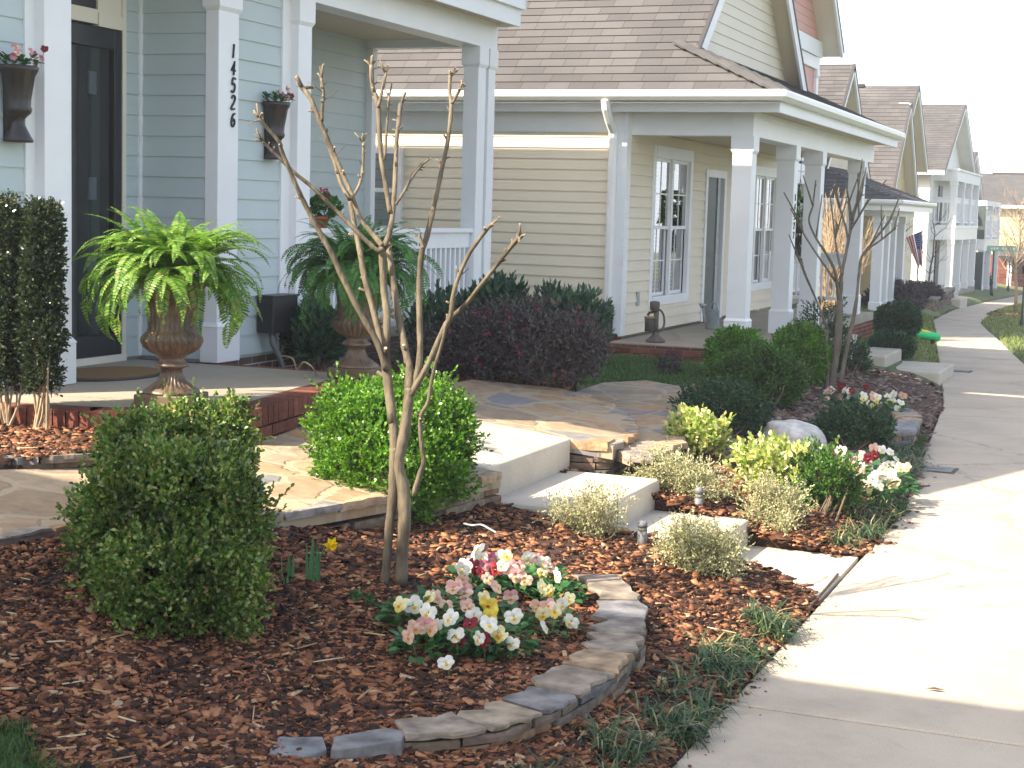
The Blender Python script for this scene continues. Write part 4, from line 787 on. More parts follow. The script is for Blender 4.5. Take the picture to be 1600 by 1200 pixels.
h3 = far_house('pink_house', 'pink gabled house with a white two-storey porch behind the tan house roof', -17, -6.95, 27.2, 34.0, 5.45, 5.55, 8.9, 'pink', .45)
b = MB(); b.box(-17, -8.6, 27.25, 33.95, -.3, 5.44); b.build('lower_wall', M['offwhite'], h3); b = MB(); b.box(-6.93, -6.88, 27.1, 34.12, 5.40, 5.72); b.build('trim_board', M['white'], h3)
porch(h3, -8.6, -6.9, 27.2, 34.05, [(.45, 2.75, 3.0), (3.15, 5.15, 5.39)], (27.25, 29.5, 31.6, 33.78), None, (0, 1)); b = MB(); bricks(b, (-6.92, 27.2), (-6.92, 34.05), -.3, .27, (1, 0)); b.build('foundation', M['brick'], h3)
h4 = far_house('grey_roofed_house', 'cream house with grey hip porch roof and white porch columns beyond the blond bush', -17, -7.25, 34.75, 41.6, -.2, 2.3, 5.66, 'cream', .3)
porch(h4, -7.2, -5.55, 34.9, 39.5, [(.05, 2.15, 2.4)], (34.95, 35.8, 36.7, 38.0), (2.5, 3.25)); b = MB(); bricks(b, (-5.56, 34.9), (-5.56, 39.5), -.6, -.12, (1, 0)); b.build('foundation', M['brick'], h4); win_box(h4, -7.24, 35.6, 36.6, .7, 1.9)
h5 = far_house('tan_gabled_house', 'tan house with a steep front gable and pale window behind the grey porch roof', -17, -6.75, 41.9, 46.0, -.3, 2.55, 5.25, 'yellow', .3)
win_box(h5, -6.74, 42.6, 43.3, 1.7, 3.0)
h6 = far_house('grey_gabled_house', 'grey shingled house whose steep gable rises behind the tan gable', -17, -7.3, 46.6, 51.6, -.4, 3.7, 6.05, 'cream', .3)
h7 = far_house('white_house', 'white two-storey house with stacked columned porches behind the flag', -17, -7.35, 55.4, 64.2, -.75, 3.75, 6.25, 'whitewall', .5, 'offwhite', .18)
porch(h7, -8.2, -6.55, 56.2, 63.4, [(-.35, 1.45, 1.85), (1.95, 3.45, 3.8)], (56.25, 58.5, 60.8, 63.1), None, (1,)); b = MB(); b.box(-7.36, -7.3, 57.5, 58.4, -.3, 1.4); b.box(-7.36, -7.3, 57.5, 58.4, 1.97, 3.3); b.build('door', M['door'], h7)
b = MB(); b.box(-7.4, -6.5, 56.15, 63.45, 3.8, 3.86); b.build('porch_ceiling', M['white'], h7); b = MB(); bricks(b, (-6.56, 56.2), (-6.56, 63.4), -1.1, -.53, (1, 0), .25, .1); b.build('foundation', M['brick'], h7)
h8 = far_house('balcony_house', 'white house with balcony and dark porch openings between white house and corner house', -17, -7.8, 66.0, 73.0, -1.0, 2.95, 5.0, 'whitewall', .4)
porch(h8, -8.6, -6.55, 66.4, 72.6, [(-.75, .95, 1.35), (1.4, 2.75, 2.95)], (66.5, 69.0, 72.3), None, (1,)); b = MB(); b.box(-7.82, -7.7, 66.8, 68.6, -.7, .9); b.box(-7.82, -7.7, 66.8, 68.6, 1.42, 2.7); b.box(-7.6, -6.6, 66.41, 66.43, -.7, .9); b.box(-7.6, -6.6, 66.41, 66.43, 1.42, 2.7); b.build('door', M['doorgrey'], h8)  # dark panels paint the shade in the porch openings
h9 = far_house('corner_house', 'straw yellow house with brick lower wall closing the end of the street', -9.3, -.5, 82, 90, -1.5, 2.95, 4.6, 'yellow', .4)
b = MB(); bricks(b, (-9.3, 81.95), (-1.0, 81.95), -2.2, .55, (0, -1), .5, .2); b.build('lower_wall', M['brick'], h9); b = MB()
for xx in (-8.6, -7.9, -5.6, -3.4): b.box(xx, xx+.38, 81.93, 82.0, 1.1, 2.4)
w = b.build('window', M['white'], h9); b = MB()
for xx in (-8.6, -7.9, -5.6, -3.4): b.box(xx+.07, xx+.31, 81.92, 81.95, 1.2, 2.3)
b.build('pane', M['doorgrey'], w); b = MB()
for xx in (-6.9, -5.6, -4.2, -2.8): b = MB(); b.box(xx, xx+.2, 81.2, 81.4, -2.0, .4); b.build('column', M['white'], h9)
b = MB(); roofslope(b, (-7.6, 80.9, .5), (1, 0, 0), (0, 1.1, .5), 1.2, lambda t: (0, 5.6)); b.box(-7.6, -2.0, 80.9, 81.0, .36, .5); b.build('porch_roof', M['roof'], h9)
# the neighbour just behind the photographer on the left: it throws the near shade
h0 = far_house('neighbour_house', 'house standing left behind the photographer, its eave shading the near bed', -16, -5.25, -5.9, 1.30, .0, 5.6, 8.4, 'tan', .40)
# ------------------------------------------------------------------ plants
def blob_points(blobs, N, rmin=.62, noise=.12, lowcut=-.75, gap=0):
    """points and outward normals spread through the outer part of a union of ellipsoids"""
    C_ = np.array([b[:3] for b in blobs], float); R_ = np.array([b[3:6] for b in blobs], float)
    a = (R_.prod(1))**(2/3); k = rng.choice(len(blobs), N, p=a/a.sum()); d = unit(rng.normal(size=(N, 3)))
    ph = rng.uniform(0, 6.28, 6); lump = 1+noise*(np.sin(4.1*d[:, 0]+ph[0]+k)*np.sin(3.7*d[:, 1]+ph[1])+.6*np.sin(9*d[:, 2]+ph[2])*np.sin(8*d[:, 0]+ph[3]+2*k))
    r = rmin+(1-rmin)*np.sqrt(rng.uniform(0, 1, N)); r = r*lump
    P = C_[k]+d*R_[k]*r[:, None]; Nn = unit(d/R_[k]); ok = d[:, 2] > lowcut
    if gap:
        w = P*(5.5/ max(.25, float(R_.max()))*.42); g3 = np.sin(w[:, 0]*3.1+ph[4])*np.sin(w[:, 1]*2.9+ph[5])+np.sin(w[:, 2]*3.7+ph[0])*np.sin(w[:, 0]*2.3+ph[1])+.6*np.sin(w[:, 1]*6.1+w[:, 2]*5.3); ok &= (g3 > -1.0) | (rng.uniform(0, 1, N) > gap)
    for i in range(len(blobs)):
        q = np.linalg.norm((P-C_[i])/R_[i], axis=1); ok &= ~((q < rmin*.85) & (k != i))
    return P[ok], Nn[ok]
def sprigs(P, Nn, K, L, lw, lh, up=.5, spread=.9, pairs=True, jit=.5):
    """K leaves set along a short shoot at each point -> leaf array"""
    n = len(P); ax = unit(Nn+np.array([0, 0, up])+rng.normal(0, jit, (n, 3))); ref = unit(np.cross(ax, rng.normal(size=(n, 3)))); ref2 = np.cross(ax, ref); out = []
    for k in range(K):
        f = k/max(K-1, 1); ang = (k*(math.pi/2 if pairs else 2.4)+rng.uniform(-.4, .4, n))
        side = ref*np.cos(ang)[:, None]+ref2*np.sin(ang)[:, None]; sp = spread*(1-.65*f)
        out.append(leaves(P+ax*(L*(f-.35))[..., None] if hasattr(L, '__len__') else P+ax*L*(f-.35), ax*(1-.3*sp)+side*sp, lh*rng.uniform(.7, 1.15, n), lw*rng.uniform(.75, 1.15, n), up=ax))
    return np.concatenate(out)
def stems(parent, base, blobs, n, rad, m, spread=.04, name='stem'):
    b = MB()
    for i in range(n):
        c = blobs[i % len(blobs)]; d = unit(rng.normal(size=3)); d[2] = abs(d[2]); e = np.array(c[:3])+d*np.array(c[3:6])*.85
        s = np.array(base)+[rng.normal(0, spread), rng.normal(0, spread), -.03]; mid = (s+e)/2+rng.normal(0, .04, 3); b.tube(spline([s, mid, e], 4), np.linspace(rad, rad*.3, 9), 5)
    return b.build(name, m, parent)
def bush(name, label, base, blobs, N, K, lw, lh, L, mat, up=.5, spread=.9, rmin=.6, noise=.12, group=None, ns=10, sr=.008, cat='shrub', low=-.75, jit=.5, sm='twig', gap=.55, stray=0):
    nm_ = name; root = thing(name, label, cat, base, group); P, Nn = blob_points(blobs, N, rmin, noise, low, gap)
    if stray:
        Q, Qn = blob_points(blobs, stray, .99, noise, -.1); P = np.concatenate([P, Q+Qn*rng.uniform(.02, .075, (len(Q), 1))+[0, 0, .01]]); Nn = np.concatenate([Nn, Qn])
    gk = P[:, 2] > G(P[:, 0], P[:, 1])+.012; P, Nn = P[gk], Nn[gk]
    fast_mesh('foliage', sprigs(P, Nn, K, L, lw, lh, up, spread, jit=jit), 6, M[mat], root); stems(root, base, blobs[3:] if nm_ == 'holly' else blobs, ns, sr, M[sm]); return root
def blob(u, v, rpx, rpy, dep, ry=None):
    """ellipsoid seen at pixel (u,v) with half size rpx x rpy pixels at a depth"""
    c = PD(u, v, dep); k = dep/F; return (*c, rpx*k, (ry or rpx*k), rpy*k)
# -- front and middle boxwoods
p = gpt(262, 1018); d1 = depth(p)+.36
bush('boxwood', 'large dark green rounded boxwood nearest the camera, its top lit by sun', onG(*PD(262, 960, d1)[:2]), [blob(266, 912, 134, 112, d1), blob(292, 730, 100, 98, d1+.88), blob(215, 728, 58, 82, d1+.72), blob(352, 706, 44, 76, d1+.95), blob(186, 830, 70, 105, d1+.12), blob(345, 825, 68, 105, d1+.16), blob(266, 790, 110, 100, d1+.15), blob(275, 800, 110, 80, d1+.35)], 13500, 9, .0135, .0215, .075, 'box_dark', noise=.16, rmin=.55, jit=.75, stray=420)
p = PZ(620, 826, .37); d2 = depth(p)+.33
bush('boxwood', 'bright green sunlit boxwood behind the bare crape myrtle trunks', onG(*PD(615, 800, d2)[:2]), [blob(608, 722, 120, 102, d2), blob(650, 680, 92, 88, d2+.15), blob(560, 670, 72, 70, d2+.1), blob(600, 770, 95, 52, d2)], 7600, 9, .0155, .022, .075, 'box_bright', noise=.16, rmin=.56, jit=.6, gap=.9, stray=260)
# -- clipped upright hollies at the left edge
for (u0, u1, vt, vb, lab) in ((38, 95, 335, 672, 'tall narrow dark holly with pale bare stems beside the white column'), (-22, 40, 330, 668, 'tall narrow dark holly cut off by the left picture edge')):
    p = PZ((u0+u1)/2, vb, .77); d = depth(p); um = (u0+u1)/2; hw = (u1-u0)/2
    bl_ = [blob(um+hw*.0, vt+hw*.9+k*(vb-90-vt-hw)/4, hw*(.95 if k else .9)*(1 if k < 4 else .8), hw*1.5, d) for k in range(5)]
    bush('holly', lab, p, bl_, 4200, 6, .013, .022, .065, 'holly', group='upright hollies by the porch', ns=9, sr=.010, sm='paletwig', noise=.2, jit=.65)
# -- purple loropetalum and laurel in front of the porch rail
p = gpt(830, 612); dl = depth(p)
bush('loropetalum', 'wide purple-leaved loropetalum with small pink blooms below the porch rail', gpt(800, 600), [blob(760, 545, 85, 60, dl+.1), blob(830, 540, 95, 66, dl), blob(895, 548, 50, 50, dl), blob(700, 555, 60, 45, dl+.5)], 5200, 7, .016, .030, .095, 'lorop', noise=.28, rmin=.45, jit=.75)
lr = [o for o in COL.objects if o.name.startswith('loropetalum')][0]
P, Nn = blob_points([blob(760, 545, 87, 62, dl+.1), blob(835, 540, 98, 68, dl)], 130, .95, .1); fast_mesh('bloom', sprigs(P, Nn, 7, .02, .006, .028, .3, 1.2), 6, M['pinkbloom'], lr)
for i, (u, v, ru, rv, dd, lab) in enumerate([(690, 530, 55, 62, 1.3, 'dark laurel with long upright leaves below the porch rail behind the bare tree'), (775, 500, 50, 52, 1.0, 'dark laurel behind the purple loropetalum, touching the white corner post'), (880, 510, 58, 48, .9, 'dark laurel whose tips stand against the tan side wall'), (495, 535, 40, 40, .6, 'small dark laurel beside the black box')]):
    d = dl+dd if i < 3 else depth(PX(u, v, -6.15))
    b_ = [blob(u, v, ru, rv, d)]; c = b_[0]; bush('laurel', lab, onG(c[0], c[1]), b_, 380, 8, .030, .10, .15, 'laurel', up=1.5, spread=.8, group='laurels under the porch rail', noise=.2, rmin=.3, jit=.35)
# -- abelias along the steps
for (u, v, ru, rv, vb, lab, k) in [(915, 800, 60, 45, 838, 'thin variegated abelia leaning over the middle concrete step', 1), (1055, 752, 80, 46, 795, 'wide pale variegated abelia behind the far bollard light', 0), (1092, 858, 66, 42, 895, 'pale variegated abelia in front of the lowest concrete step', 0), (1208, 800, 48, 62, 862, 'upright pale abelia at the sidewalk corner of the lowest step', 0)]:
    p = {1055: onG(-2.80, 10.02), 1208: onG(-2.02, 9.93)}.get(u, gpt(u, vb)); d = depth(p)+.05; b_ = []
    for q in range(9 if not k else 6): a_ = q*2.4; r_ = math.sqrt((q+.5)/9); w_ = random.uniform(.28, .48); b_.append(blob(u+ru*.85*r_*math.cos(a_), v+rv*(.05+.75*r_*math.sin(a_)), ru*w_*1.1, rv*w_*1.15*random.uniform(.8, 1.2), d+random.uniform(-.14, .16)))
    for q in (-.5, .0, .5): b_.append(blob(u+ru*q, v+rv*.62, ru*.42, rv*.42, d+random.uniform(-.1, .1)))
    bush('abelia', lab, p, b_, 620 if k else 1500, 13, .0085, .014, .13, 'abelia', up=.7, spread=1.1, group='variegated abelias around the steps', noise=.34, rmin=.1, jit=1.0, ns=16, sr=.004)
# -- golden euonymus
for (u, v, ru, rv, vb, lab) in [(1090, 685, 46, 36, 722, 'small golden euonymus nearer the flagstone landing'), (1205, 733, 60, 44, 775, 'larger golden euonymus in front of the pale boulder')]:
    p = gpt(u, vb); d = depth(p)+.1; b_ = [blob(u, v, ru, rv, d), blob(u-ru*.3, v-rv*.35, ru*.55, rv*.55, d), blob(u+ru*.35, v-rv*.1, ru*.6, rv*.7, d)]
    bush('euonymus', lab, p, b_, 330, 8, .026, .044, .10, 'euonymus', up=1.2, spread=.9, group='golden euonymus shrubs', noise=.26, jit=.7, rmin=.35, ns=12, sr=.004)
# -- darker evergreens in the far bed
for (nm, u, v, ru, rv, vb, N, mt, lab) in [('evergreen_shrub', 1285, 755, 52, 55, 805, 1300, 'box_mid', 'loose mid-green shrub between golden euonymus and pansies'), ('evergreen_shrub', 1128, 640, 70, 44, 684, 1800, 'juniper', 'broad dark spreading evergreen beside the lower flagstone path'), ('evergreen_shrub', 1335, 668, 58, 34, 704, 1600, 'juniper', 'dark evergreen shrub behind the boulder, in front of the far pansies'), ('camellia', 1285, 520, 38, 55, 570, 900, 'juniper', 'dark open camellia in front of the tan porch columns'), ('evergreen_shrub', 1330, 560, 28, 30, 590, 700, 'juniper', 'small dark shrub at the foot of the farther bare tree'), ('evergreen_shrub', 1170, 610, 45, 30, 640, 700, 'box_mid', 'yellow-tipped low shrub in the middle of the far bed')]:
    p = gpt(u, vb); d = depth(p)+.25; bush(nm, lab, p, [blob(u, v, ru, rv, d), blob(u-ru*.5, v+rv*.25, ru*.55, rv*.6, d), blob(u+ru*.5, v+rv*.2, ru*.55, rv*.65, d)], N, 8, .015, .028, .075, mt, noise=.2, rmin=.4)
for (u, v, ru, rv, vb, lab) in [(1150, 560, 46, 46, 608, 'round green boxwood left of the pair before the tan porch column'), (1250, 558, 48, 50, 608, 'round green boxwood right of the pair, beside the bare tree'), (1188, 590, 68, 48, 642, 'wide green boxwood in front of the other two by the tan porch')]:
    p = gpt(u, vb); d = depth(p)+.45; bush('boxwood', lab, p, [blob(u, v, ru, rv, d), blob(u+ru*.3, v+rv*.2, ru*.7, rv*.75, d)], 3600, 7, .018, .027, .075, 'box_bright' if u != 1188 else 'box_mid', group='clipped boxwoods before the tan house', noise=.08, rmin=.62)
for (u, v, ru, rv, vb, lab) in [(1402, 503, 30, 24, 530, 'round dark bush beside the green toy'), (1393, 542, 30, 16, 558, 'low dark bush above the tan house steps'), (1450, 425, 18, 16, 444, 'dark clipped bush near the flag'), (1498, 437, 14, 12, 450, 'dark bush by the white two-storey porch'), (1528, 440, 12, 8, 449, 'small dark bush next to a potted fern at the white porch')]:
    p = gpt(u, vb); d = depth(p)+.2; bush('round_bush', lab, p, [blob(u, v, ru, rv, d)], int(1400*max(1, ru/14)), 6, .03*d/25, .05*d/25, .12*d/25, 'juniper', noise=.08, rmin=.6, ns=4)
for (u, v, ru, rv, vb, lab) in [(1400, 468, 45, 24, 488, 'dark reddish shrub beyond the round bush'), (1440, 462, 30, 16, 478, 'reddish shrub beside the curved low wall up the street')]:
    p = gpt(u, vb); d = depth(p)+.3; bush('red_shrub', lab, p, [blob(u, v, ru, rv, d), blob(u-ru*.5, v+5, ru*.6, rv*.8, d)], 1700, 6, .04, .07, .16, 'lorop', noise=.15, rmin=.5, ns=5)
# -- boulder
p = gpt(1252, 705); d = depth(p)+.2; b = MB(); c = PD(1244, 688, d); me_r = []
for la in np.linspace(-1.2, 1.45, 14):
    ring = []
    for lo in np.linspace(0, 2*math.pi, 26, endpoint=False):
        q = np.array([math.cos(la)*math.cos(lo), math.cos(la)*math.sin(lo), math.sin(la)]); f = 1+.07*math.sin(3*q[0]+1)*math.sin(4*q[1])+.05*math.sin(7*q[2]+5*q[0])+.02*math.sin(13*q[1]+9*q[0]); q = np.sign(q)*np.abs(q)**np.array([.62, .7, .6])
        ring.append(c+np.array([q[0]*.245, q[1]*.20, q[2]*.15-.05*q[0]-.03*abs(q[0])])*f)
    me_r.append(ring)
b.loft(me_r); o = b.build('boulder', M['boulder'], None, True); tag(o, 'pale grey boulder resting in the mulch behind the golden euonymus', 'boulder')

# ------------------------------------------------------------------ bare crape myrtles
def limb(b, pts, dep, dz=0.0, kpx=None, n=7, knob=True):
    """pts: (u, v, radius px); dz: how far the tip leans away from the picture plane"""
    A = np.array(pts, float); m = len(A); f = np.linspace(0, 1, m)
    P = np.array([PD(a[0], a[1], dep+dz*f[i]**1.2) for i, a in enumerate(A)]); R = A[:, 2]*dep/F*.80
    Q = spline(P, 5); Rr = np.interp(np.linspace(0, 1, len(Q)), f, R); Rr = Rr*(1+.06*np.sin(np.arange(len(Q))*1.7+A[0, 0])); b.tube(Q, Rr, n); return Q, Rr
def nubs(b, c, Q, R, k, tip):
    for i in range(k):
        j = random.randrange(len(Q)//3, len(Q)-1); d = unit(rng.normal(size=3)); t = unit(Q[j+1]-Q[j]); d = unit(d-t*(d @ t)+t*.5); L = R[j]*random.uniform(1.3, 2.4); b.tube([Q[j], Q[j]+d*(R[j]+L)], [R[j]*.55, R[j]*.4], 5); c.tube([Q[j]+d*(R[j]+L), Q[j]+d*(R[j]+L+.002)], R[j]*.38, 5)
    for i in range(2 if k > 2 else 0):
        j = random.randrange(len(Q)//2, len(Q)-1); d = unit(rng.normal(size=3)*.7+unit(Q[j+1]-Q[j])+[0, 0, .3]); L = random.uniform(.03, .09); b.tube([Q[j], Q[j]+d*L*.5, Q[j]+d*L+rng.normal(0, .008, 3)], [.0028, .0022, .0014], 4)
    if tip:
        t = unit(Q[-1]-Q[-3])
        for i in range(tip):
            d = unit(t+rng.normal(0, .45, 3)); L = random.uniform(.02, .065); r = R[-1]*random.uniform(.5, .8); b.tube([Q[-1]-t*.01, Q[-1]+d*L*.5, Q[-1]+d*L], [r, r*.9, r*.75], 6); c.tube([Q[-1]+d*L, Q[-1]+d*(L+.003)], r*.72, 6)
def myrtle(label, base, dep, trunk, limbs, bark, nub=5, tips=4):
    root = thing('crape_myrtle', label, 'tree', base, 'pruned crape myrtles'); b = MB()
    for pts in trunk: limb(b, pts, dep, 0)
    b.build('trunk', M[bark], root, True)
    for i, (pts, dz, tip) in enumerate(limbs):
        b = MB(); c = MB(); Q, R = limb(b, pts, dep, dz); nubs(b, c, Q, R, nub, tips if tip else 0)
        o = b.build('branch', M[bark], root, True)
        if c.n: c.build('cut_end', M['cut'], o)
    return root
tb = gpt(612, 912); td = depth(tb)
trunk = [[(600, 915, 9.5), (604, 883, 9), (608, 827, 9), (614, 770, 10), (616, 729, 11), (616, 700, 9.5)],
         [(627, 914, 12.5), (629, 858, 12), (632, 812, 13), (630, 766, 14), (621, 729, 12.5), (625, 704, 12), (632, 673, 11), (638, 627, 10), (639, 606, 9.5)]]
limbs = [([(616, 729, 10), (615, 672, 9), (608, 612, 9), (604.7, 580, 9.5), (603, 550, 8.5), (604.7, 494, 7.5), (600, 456, 7), (597.5, 400, 7.5), (598, 384, 8)], .06, 0),
         ([(604, 578, 7), (587.5, 531, 6.5), (562, 487, 6), (534, 431, 5.8), (517, 394, 5.6), (494, 353, 5.2), (475, 316, 5), (465.6, 296, 4.6), (452, 265, 4.3), (440, 235, 4), (437, 223, 3.8), (419, 202, 3.6), (405, 184, 3.6)], -.25, 1),
         ([(598, 388, 6), (590, 391, 5), (566, 370, 4.6), (515, 319, 4.2), (491, 295, 4), (458, 268, 3.6), (437, 247, 3.4), (421, 232, 3), (410, 220, 2.6)], -.12, 1),
         ([(598, 384, 6.5), (587.5, 372, 5.5), (563, 340, 5), (548, 301, 4.8), (530, 259, 4.6), (515, 226, 4.8), (500, 190, 5), (485, 154, 4.8), (472, 137, 5.5)], .15, 1),
         ([(503, 190, 3.2), (504, 165, 3), (506, 150, 2.8), (502, 122, 3.4)], .0, 1),
         ([(600.5, 385, 6), (609, 362, 5.5), (615, 320, 5), (618.5, 250, 4.6), (620, 215, 4.4), (623, 190, 4.4), (626, 162, 5)], .25, 1),
         ([(610, 334, 5.2), (602, 286, 5), (594.5, 235, 5), (590, 160, 4.8), (582.5, 139, 4.4), (580, 102, 4.6)], .1, 1),
         ([(591, 168, 3.4), (597, 142, 3.2), (603, 114, 3)], .05, 1), ([(601, 250, 2.8), (605, 190, 2.6), (608, 150, 2.6)], .06, 1),
         ([(619, 319, 3), (632, 298, 3), (644, 277, 3.4), (660, 256, 3.2)], .12, 1),
         ([(612, 660, 7.5), (602, 580, 6.8), (598, 547, 6.5), (584, 487, 6.2), (570, 437, 6), (562.5, 394, 5.6), (556, 362, 5.4), (546, 310, 5)], .2, 0),
         ([(546, 312, 4.2), (533, 288, 4), (522, 252, 3.8), (513, 226, 4)], .2, 0), ([(548, 312, 3.4), (560, 292, 3.2), (566, 268, 3.1), (568, 222, 3)], .1, 1),
         ([(639, 610, 9.5), (639, 575, 8.5), (630, 531, 7.5), (619, 475, 7), (612.5, 425, 6.6), (607, 388, 6)], .18, 0),
         ([(640, 612, 8), (650, 592, 7), (656, 550, 6.5), (655, 487, 6.2), (655, 441, 6), (659, 394, 6), (666, 372, 6.2), (675, 335, 5.4), (684, 295, 4.8), (692, 256, 4.6), (699.5, 220, 4.4), (705, 169, 4.4), (702.5, 142, 3.8), (703, 119, 4.2)], .3, 1),
         ([(706, 162, 3.2), (713, 150, 3), (720, 137, 3.4)], .02, 1), ([(661, 388, 4), (658, 376, 3.6), (654.5, 367, 3)], 0, 0),
         ([(640, 618, 8), (650, 603, 6.8), (669, 569, 6), (694, 512, 5.6), (703, 497, 5.4), (708, 462, 4.8), (716, 434, 4.4), (731, 400, 4.2), (750, 372, 4), (764, 354, 4.4)], -.15, 1),
         ([(702, 499, 4.8), (728, 475, 4.4), (750, 447, 4.2), (775, 416, 4), (800, 384, 4.4), (813, 370, 5)], -.3, 1),
         ([(645, 776, 5.5), (656, 741, 5.8), (662, 720, 5), (658, 689, 4.6), (657, 652, 4.2), (668, 630, 4), (673, 602, 3.8), (681, 566, 3.4), (691, 534, 3), (697, 505, 2.8)], -.1, 0)]
myrtle('bare multi-stemmed crape myrtle with pruned knobbly tips in the front bed', tb, td, trunk, limbs, 'bark')
tb2 = gpt(1303, 612); td2 = depth(tb2)
trunk2 = [[(1298, 615, 7), (1302, 580, 7), (1308, 540, 8), (1311, 500, 7), (1312, 470, 6.5)], [(1310, 615, 5), (1318, 570, 4.5), (1326, 530, 4.5), (1333, 500, 4), (1338, 470, 4)], [(1292, 612, 4), (1294, 575, 3.6), (1291, 545, 3.2), (1293, 515, 3)]]
limbs2 = [([(1312, 475, 6), (1308, 445, 4.5), (1303, 420, 4), (1290, 395, 3.4), (1275, 372, 2.8), (1264, 345, 2.4), (1270, 322, 2.4)], -.2, 1), ([(1306, 440, 3.5), (1285, 410, 2.8), (1268, 385, 2.6), (1254, 362, 2.4), (1250, 348, 2.4)], .3, 1),
          ([(1312, 475, 5.5), (1315, 430, 4.5), (1322, 395, 4), (1327, 370, 3.6), (1332, 345, 3.2), (1338, 320, 3)], .1, 1), ([(1326, 378, 3), (1320, 350, 2.8), (1312, 325, 2.6), (1304, 298, 2.8)], .1, 1), ([(1330, 358, 2.8), (1342, 338, 2.6), (1354, 318, 2.6)], -.2, 1),
          ([(1316, 430, 3.6), (1309, 400, 3), (1305, 372, 2.6), (1308, 350, 2.4)], .2, 1), ([(1338, 472, 4), (1342, 430, 3.6), (1346, 402, 3.4), (1362, 380, 3), (1380, 358, 2.8), (1392, 342, 2.8)], .2, 1), ([(1346, 402, 3), (1358, 388, 2.6), (1378, 374, 2.4), (1397, 358, 2.6)], -.1, 1),
          ([(1293, 515, 3), (1280, 480, 2.8), (1268, 452, 2.6), (1258, 430, 2.4), (1252, 405, 2.4)], .2, 1), ([(1332, 350, 2.6), (1336, 330, 2.4), (1346, 305, 2.4)], 0, 1), ([(1327, 372, 2.6), (1328, 345, 2.4), (1326, 318, 2.4)], .1, 1)]
limbs2 = [([(a, b, r*.78) for a, b, r in pts], dz, tip) for pts, dz, tip in limbs2]
for k in range(26):
    src = limbs2[k % 11][0]; a = src[random.randrange(len(src)//2, len(src))]; du = random.uniform(-26, 26)+(a[0]-1312)*.35; dv = random.uniform(28, 75); limbs2.append(([(a[0], a[1], 1.9), (a[0]+du*.35, a[1]-dv*.45, 1.6), (a[0]+du*.8, a[1]-dv, 1.1)], random.uniform(-.25, .25), 0))
myrtle('smaller bare grey crape myrtle in the bed before the tan house', tb2, td2, trunk2, limbs2, 'bark2', 1, 3)
# thin bare young trees up the street
def bare_tree(label, base, h, r, n, spread, m, seed, group='bare young trees up the street', name='bare_tree', low=.3):
    rs = np.random.default_rng(seed); root = thing(name, label, 'tree', base, group); b = MB(); base = np.array(base, float); k = 8
    sp = np.array([[rs.normal(0, .02*h)*f, rs.normal(0, .02*h)*f, h*.8*f-.05] for f in np.linspace(0, 1, k)])+base; b.tube(sp, np.linspace(r, r*.35, k), 7); b.build('trunk', M[m], root, True); c = MB()
    for i in range(n):
        f = rs.uniform(low, 1); s = np.array([np.interp(f, np.linspace(0, 1, k), sp[:, q]) for q in range(3)]); az = rs.uniform(0, 6.28); L = h*spread*(1.15-f*.6)*rs.uniform(.6, 1.1); d = np.array([math.cos(az)*.8, math.sin(az)*.8, rs.uniform(.5, 1.2)]); P = [s]
        for q in range(4): P.append(P[-1]+unit(d+rs.normal(0, .2, 3)+[0, 0, .12*q])*L/4)
        c.tube(P, np.linspace(r*.34, r*.09, 5), 4, cap=False)
        for q in range(4):
            j = rs.integers(1, 5); e = P[j]; d2 = unit(d+rs.normal(0, .7, 3)); c.tube([e, e+d2*L*.2, e+unit(d2+[0, 0, .4])*L*.4], [r*.14, r*.10, r*.05], 3, cap=False)
    c.build('crown', M[m], root); return root
bare_tree('slender bare young tree at the right picture edge, in a mulch ring', gpt(1586, 487), 3.6, .055, 34, .42, 'paletwig', 3)
bare_tree('thin bare tree standing in the reddish shrubs beyond the tan house', gpt(1387, 480), 2.7, .04, 16, .45, 'bark2', 5)
bare_tree('thin leaning bare tree between flag and white house', gpt(1452, 470), 3.0, .035, 10, .4, 'bark2', 8)
bare_tree('faint bare tree far along the right side of the sidewalk', gpt(1600, 462), 4.5, .06, 30, .4, 'paletwig', 11)
# blond twiggy bush behind the farther myrtle
bb = np.array([-5.3, 28.2, .25]); root = thing('twiggy_bush', 'blond leafless twiggy bush glowing behind the last tan porch column', 'shrub', bb); b = MB(); rs = np.random.default_rng(4)
for i in range(150):
    az = rs.uniform(0, 6.28); sprd = rs.uniform(0, .75); h = rs.uniform(1.2, 2.45)*(1-.25*sprd); p0 = bb+[rs.normal(0, .12), rs.normal(0, .12), -.05]; tip = bb+np.array([math.cos(az)*sprd, math.sin(az)*sprd, h]); mid = (p0+tip)/2+rs.normal(0, .08, 3)+[0, 0, .1]; b.tube(spline([p0, mid, tip], 3), np.linspace(.010, .003, 7), 3, cap=False)
    for q in range(3):
        f = rs.uniform(.45, .9); e = p0+(tip-p0)*f; b.tube([e, e+unit(tip-p0+rs.normal(0, .5, 3))*rs.uniform(.15, .45)], [.005, .0025], 3, cap=False)
b.build('twigs', M['paletwig'], root)

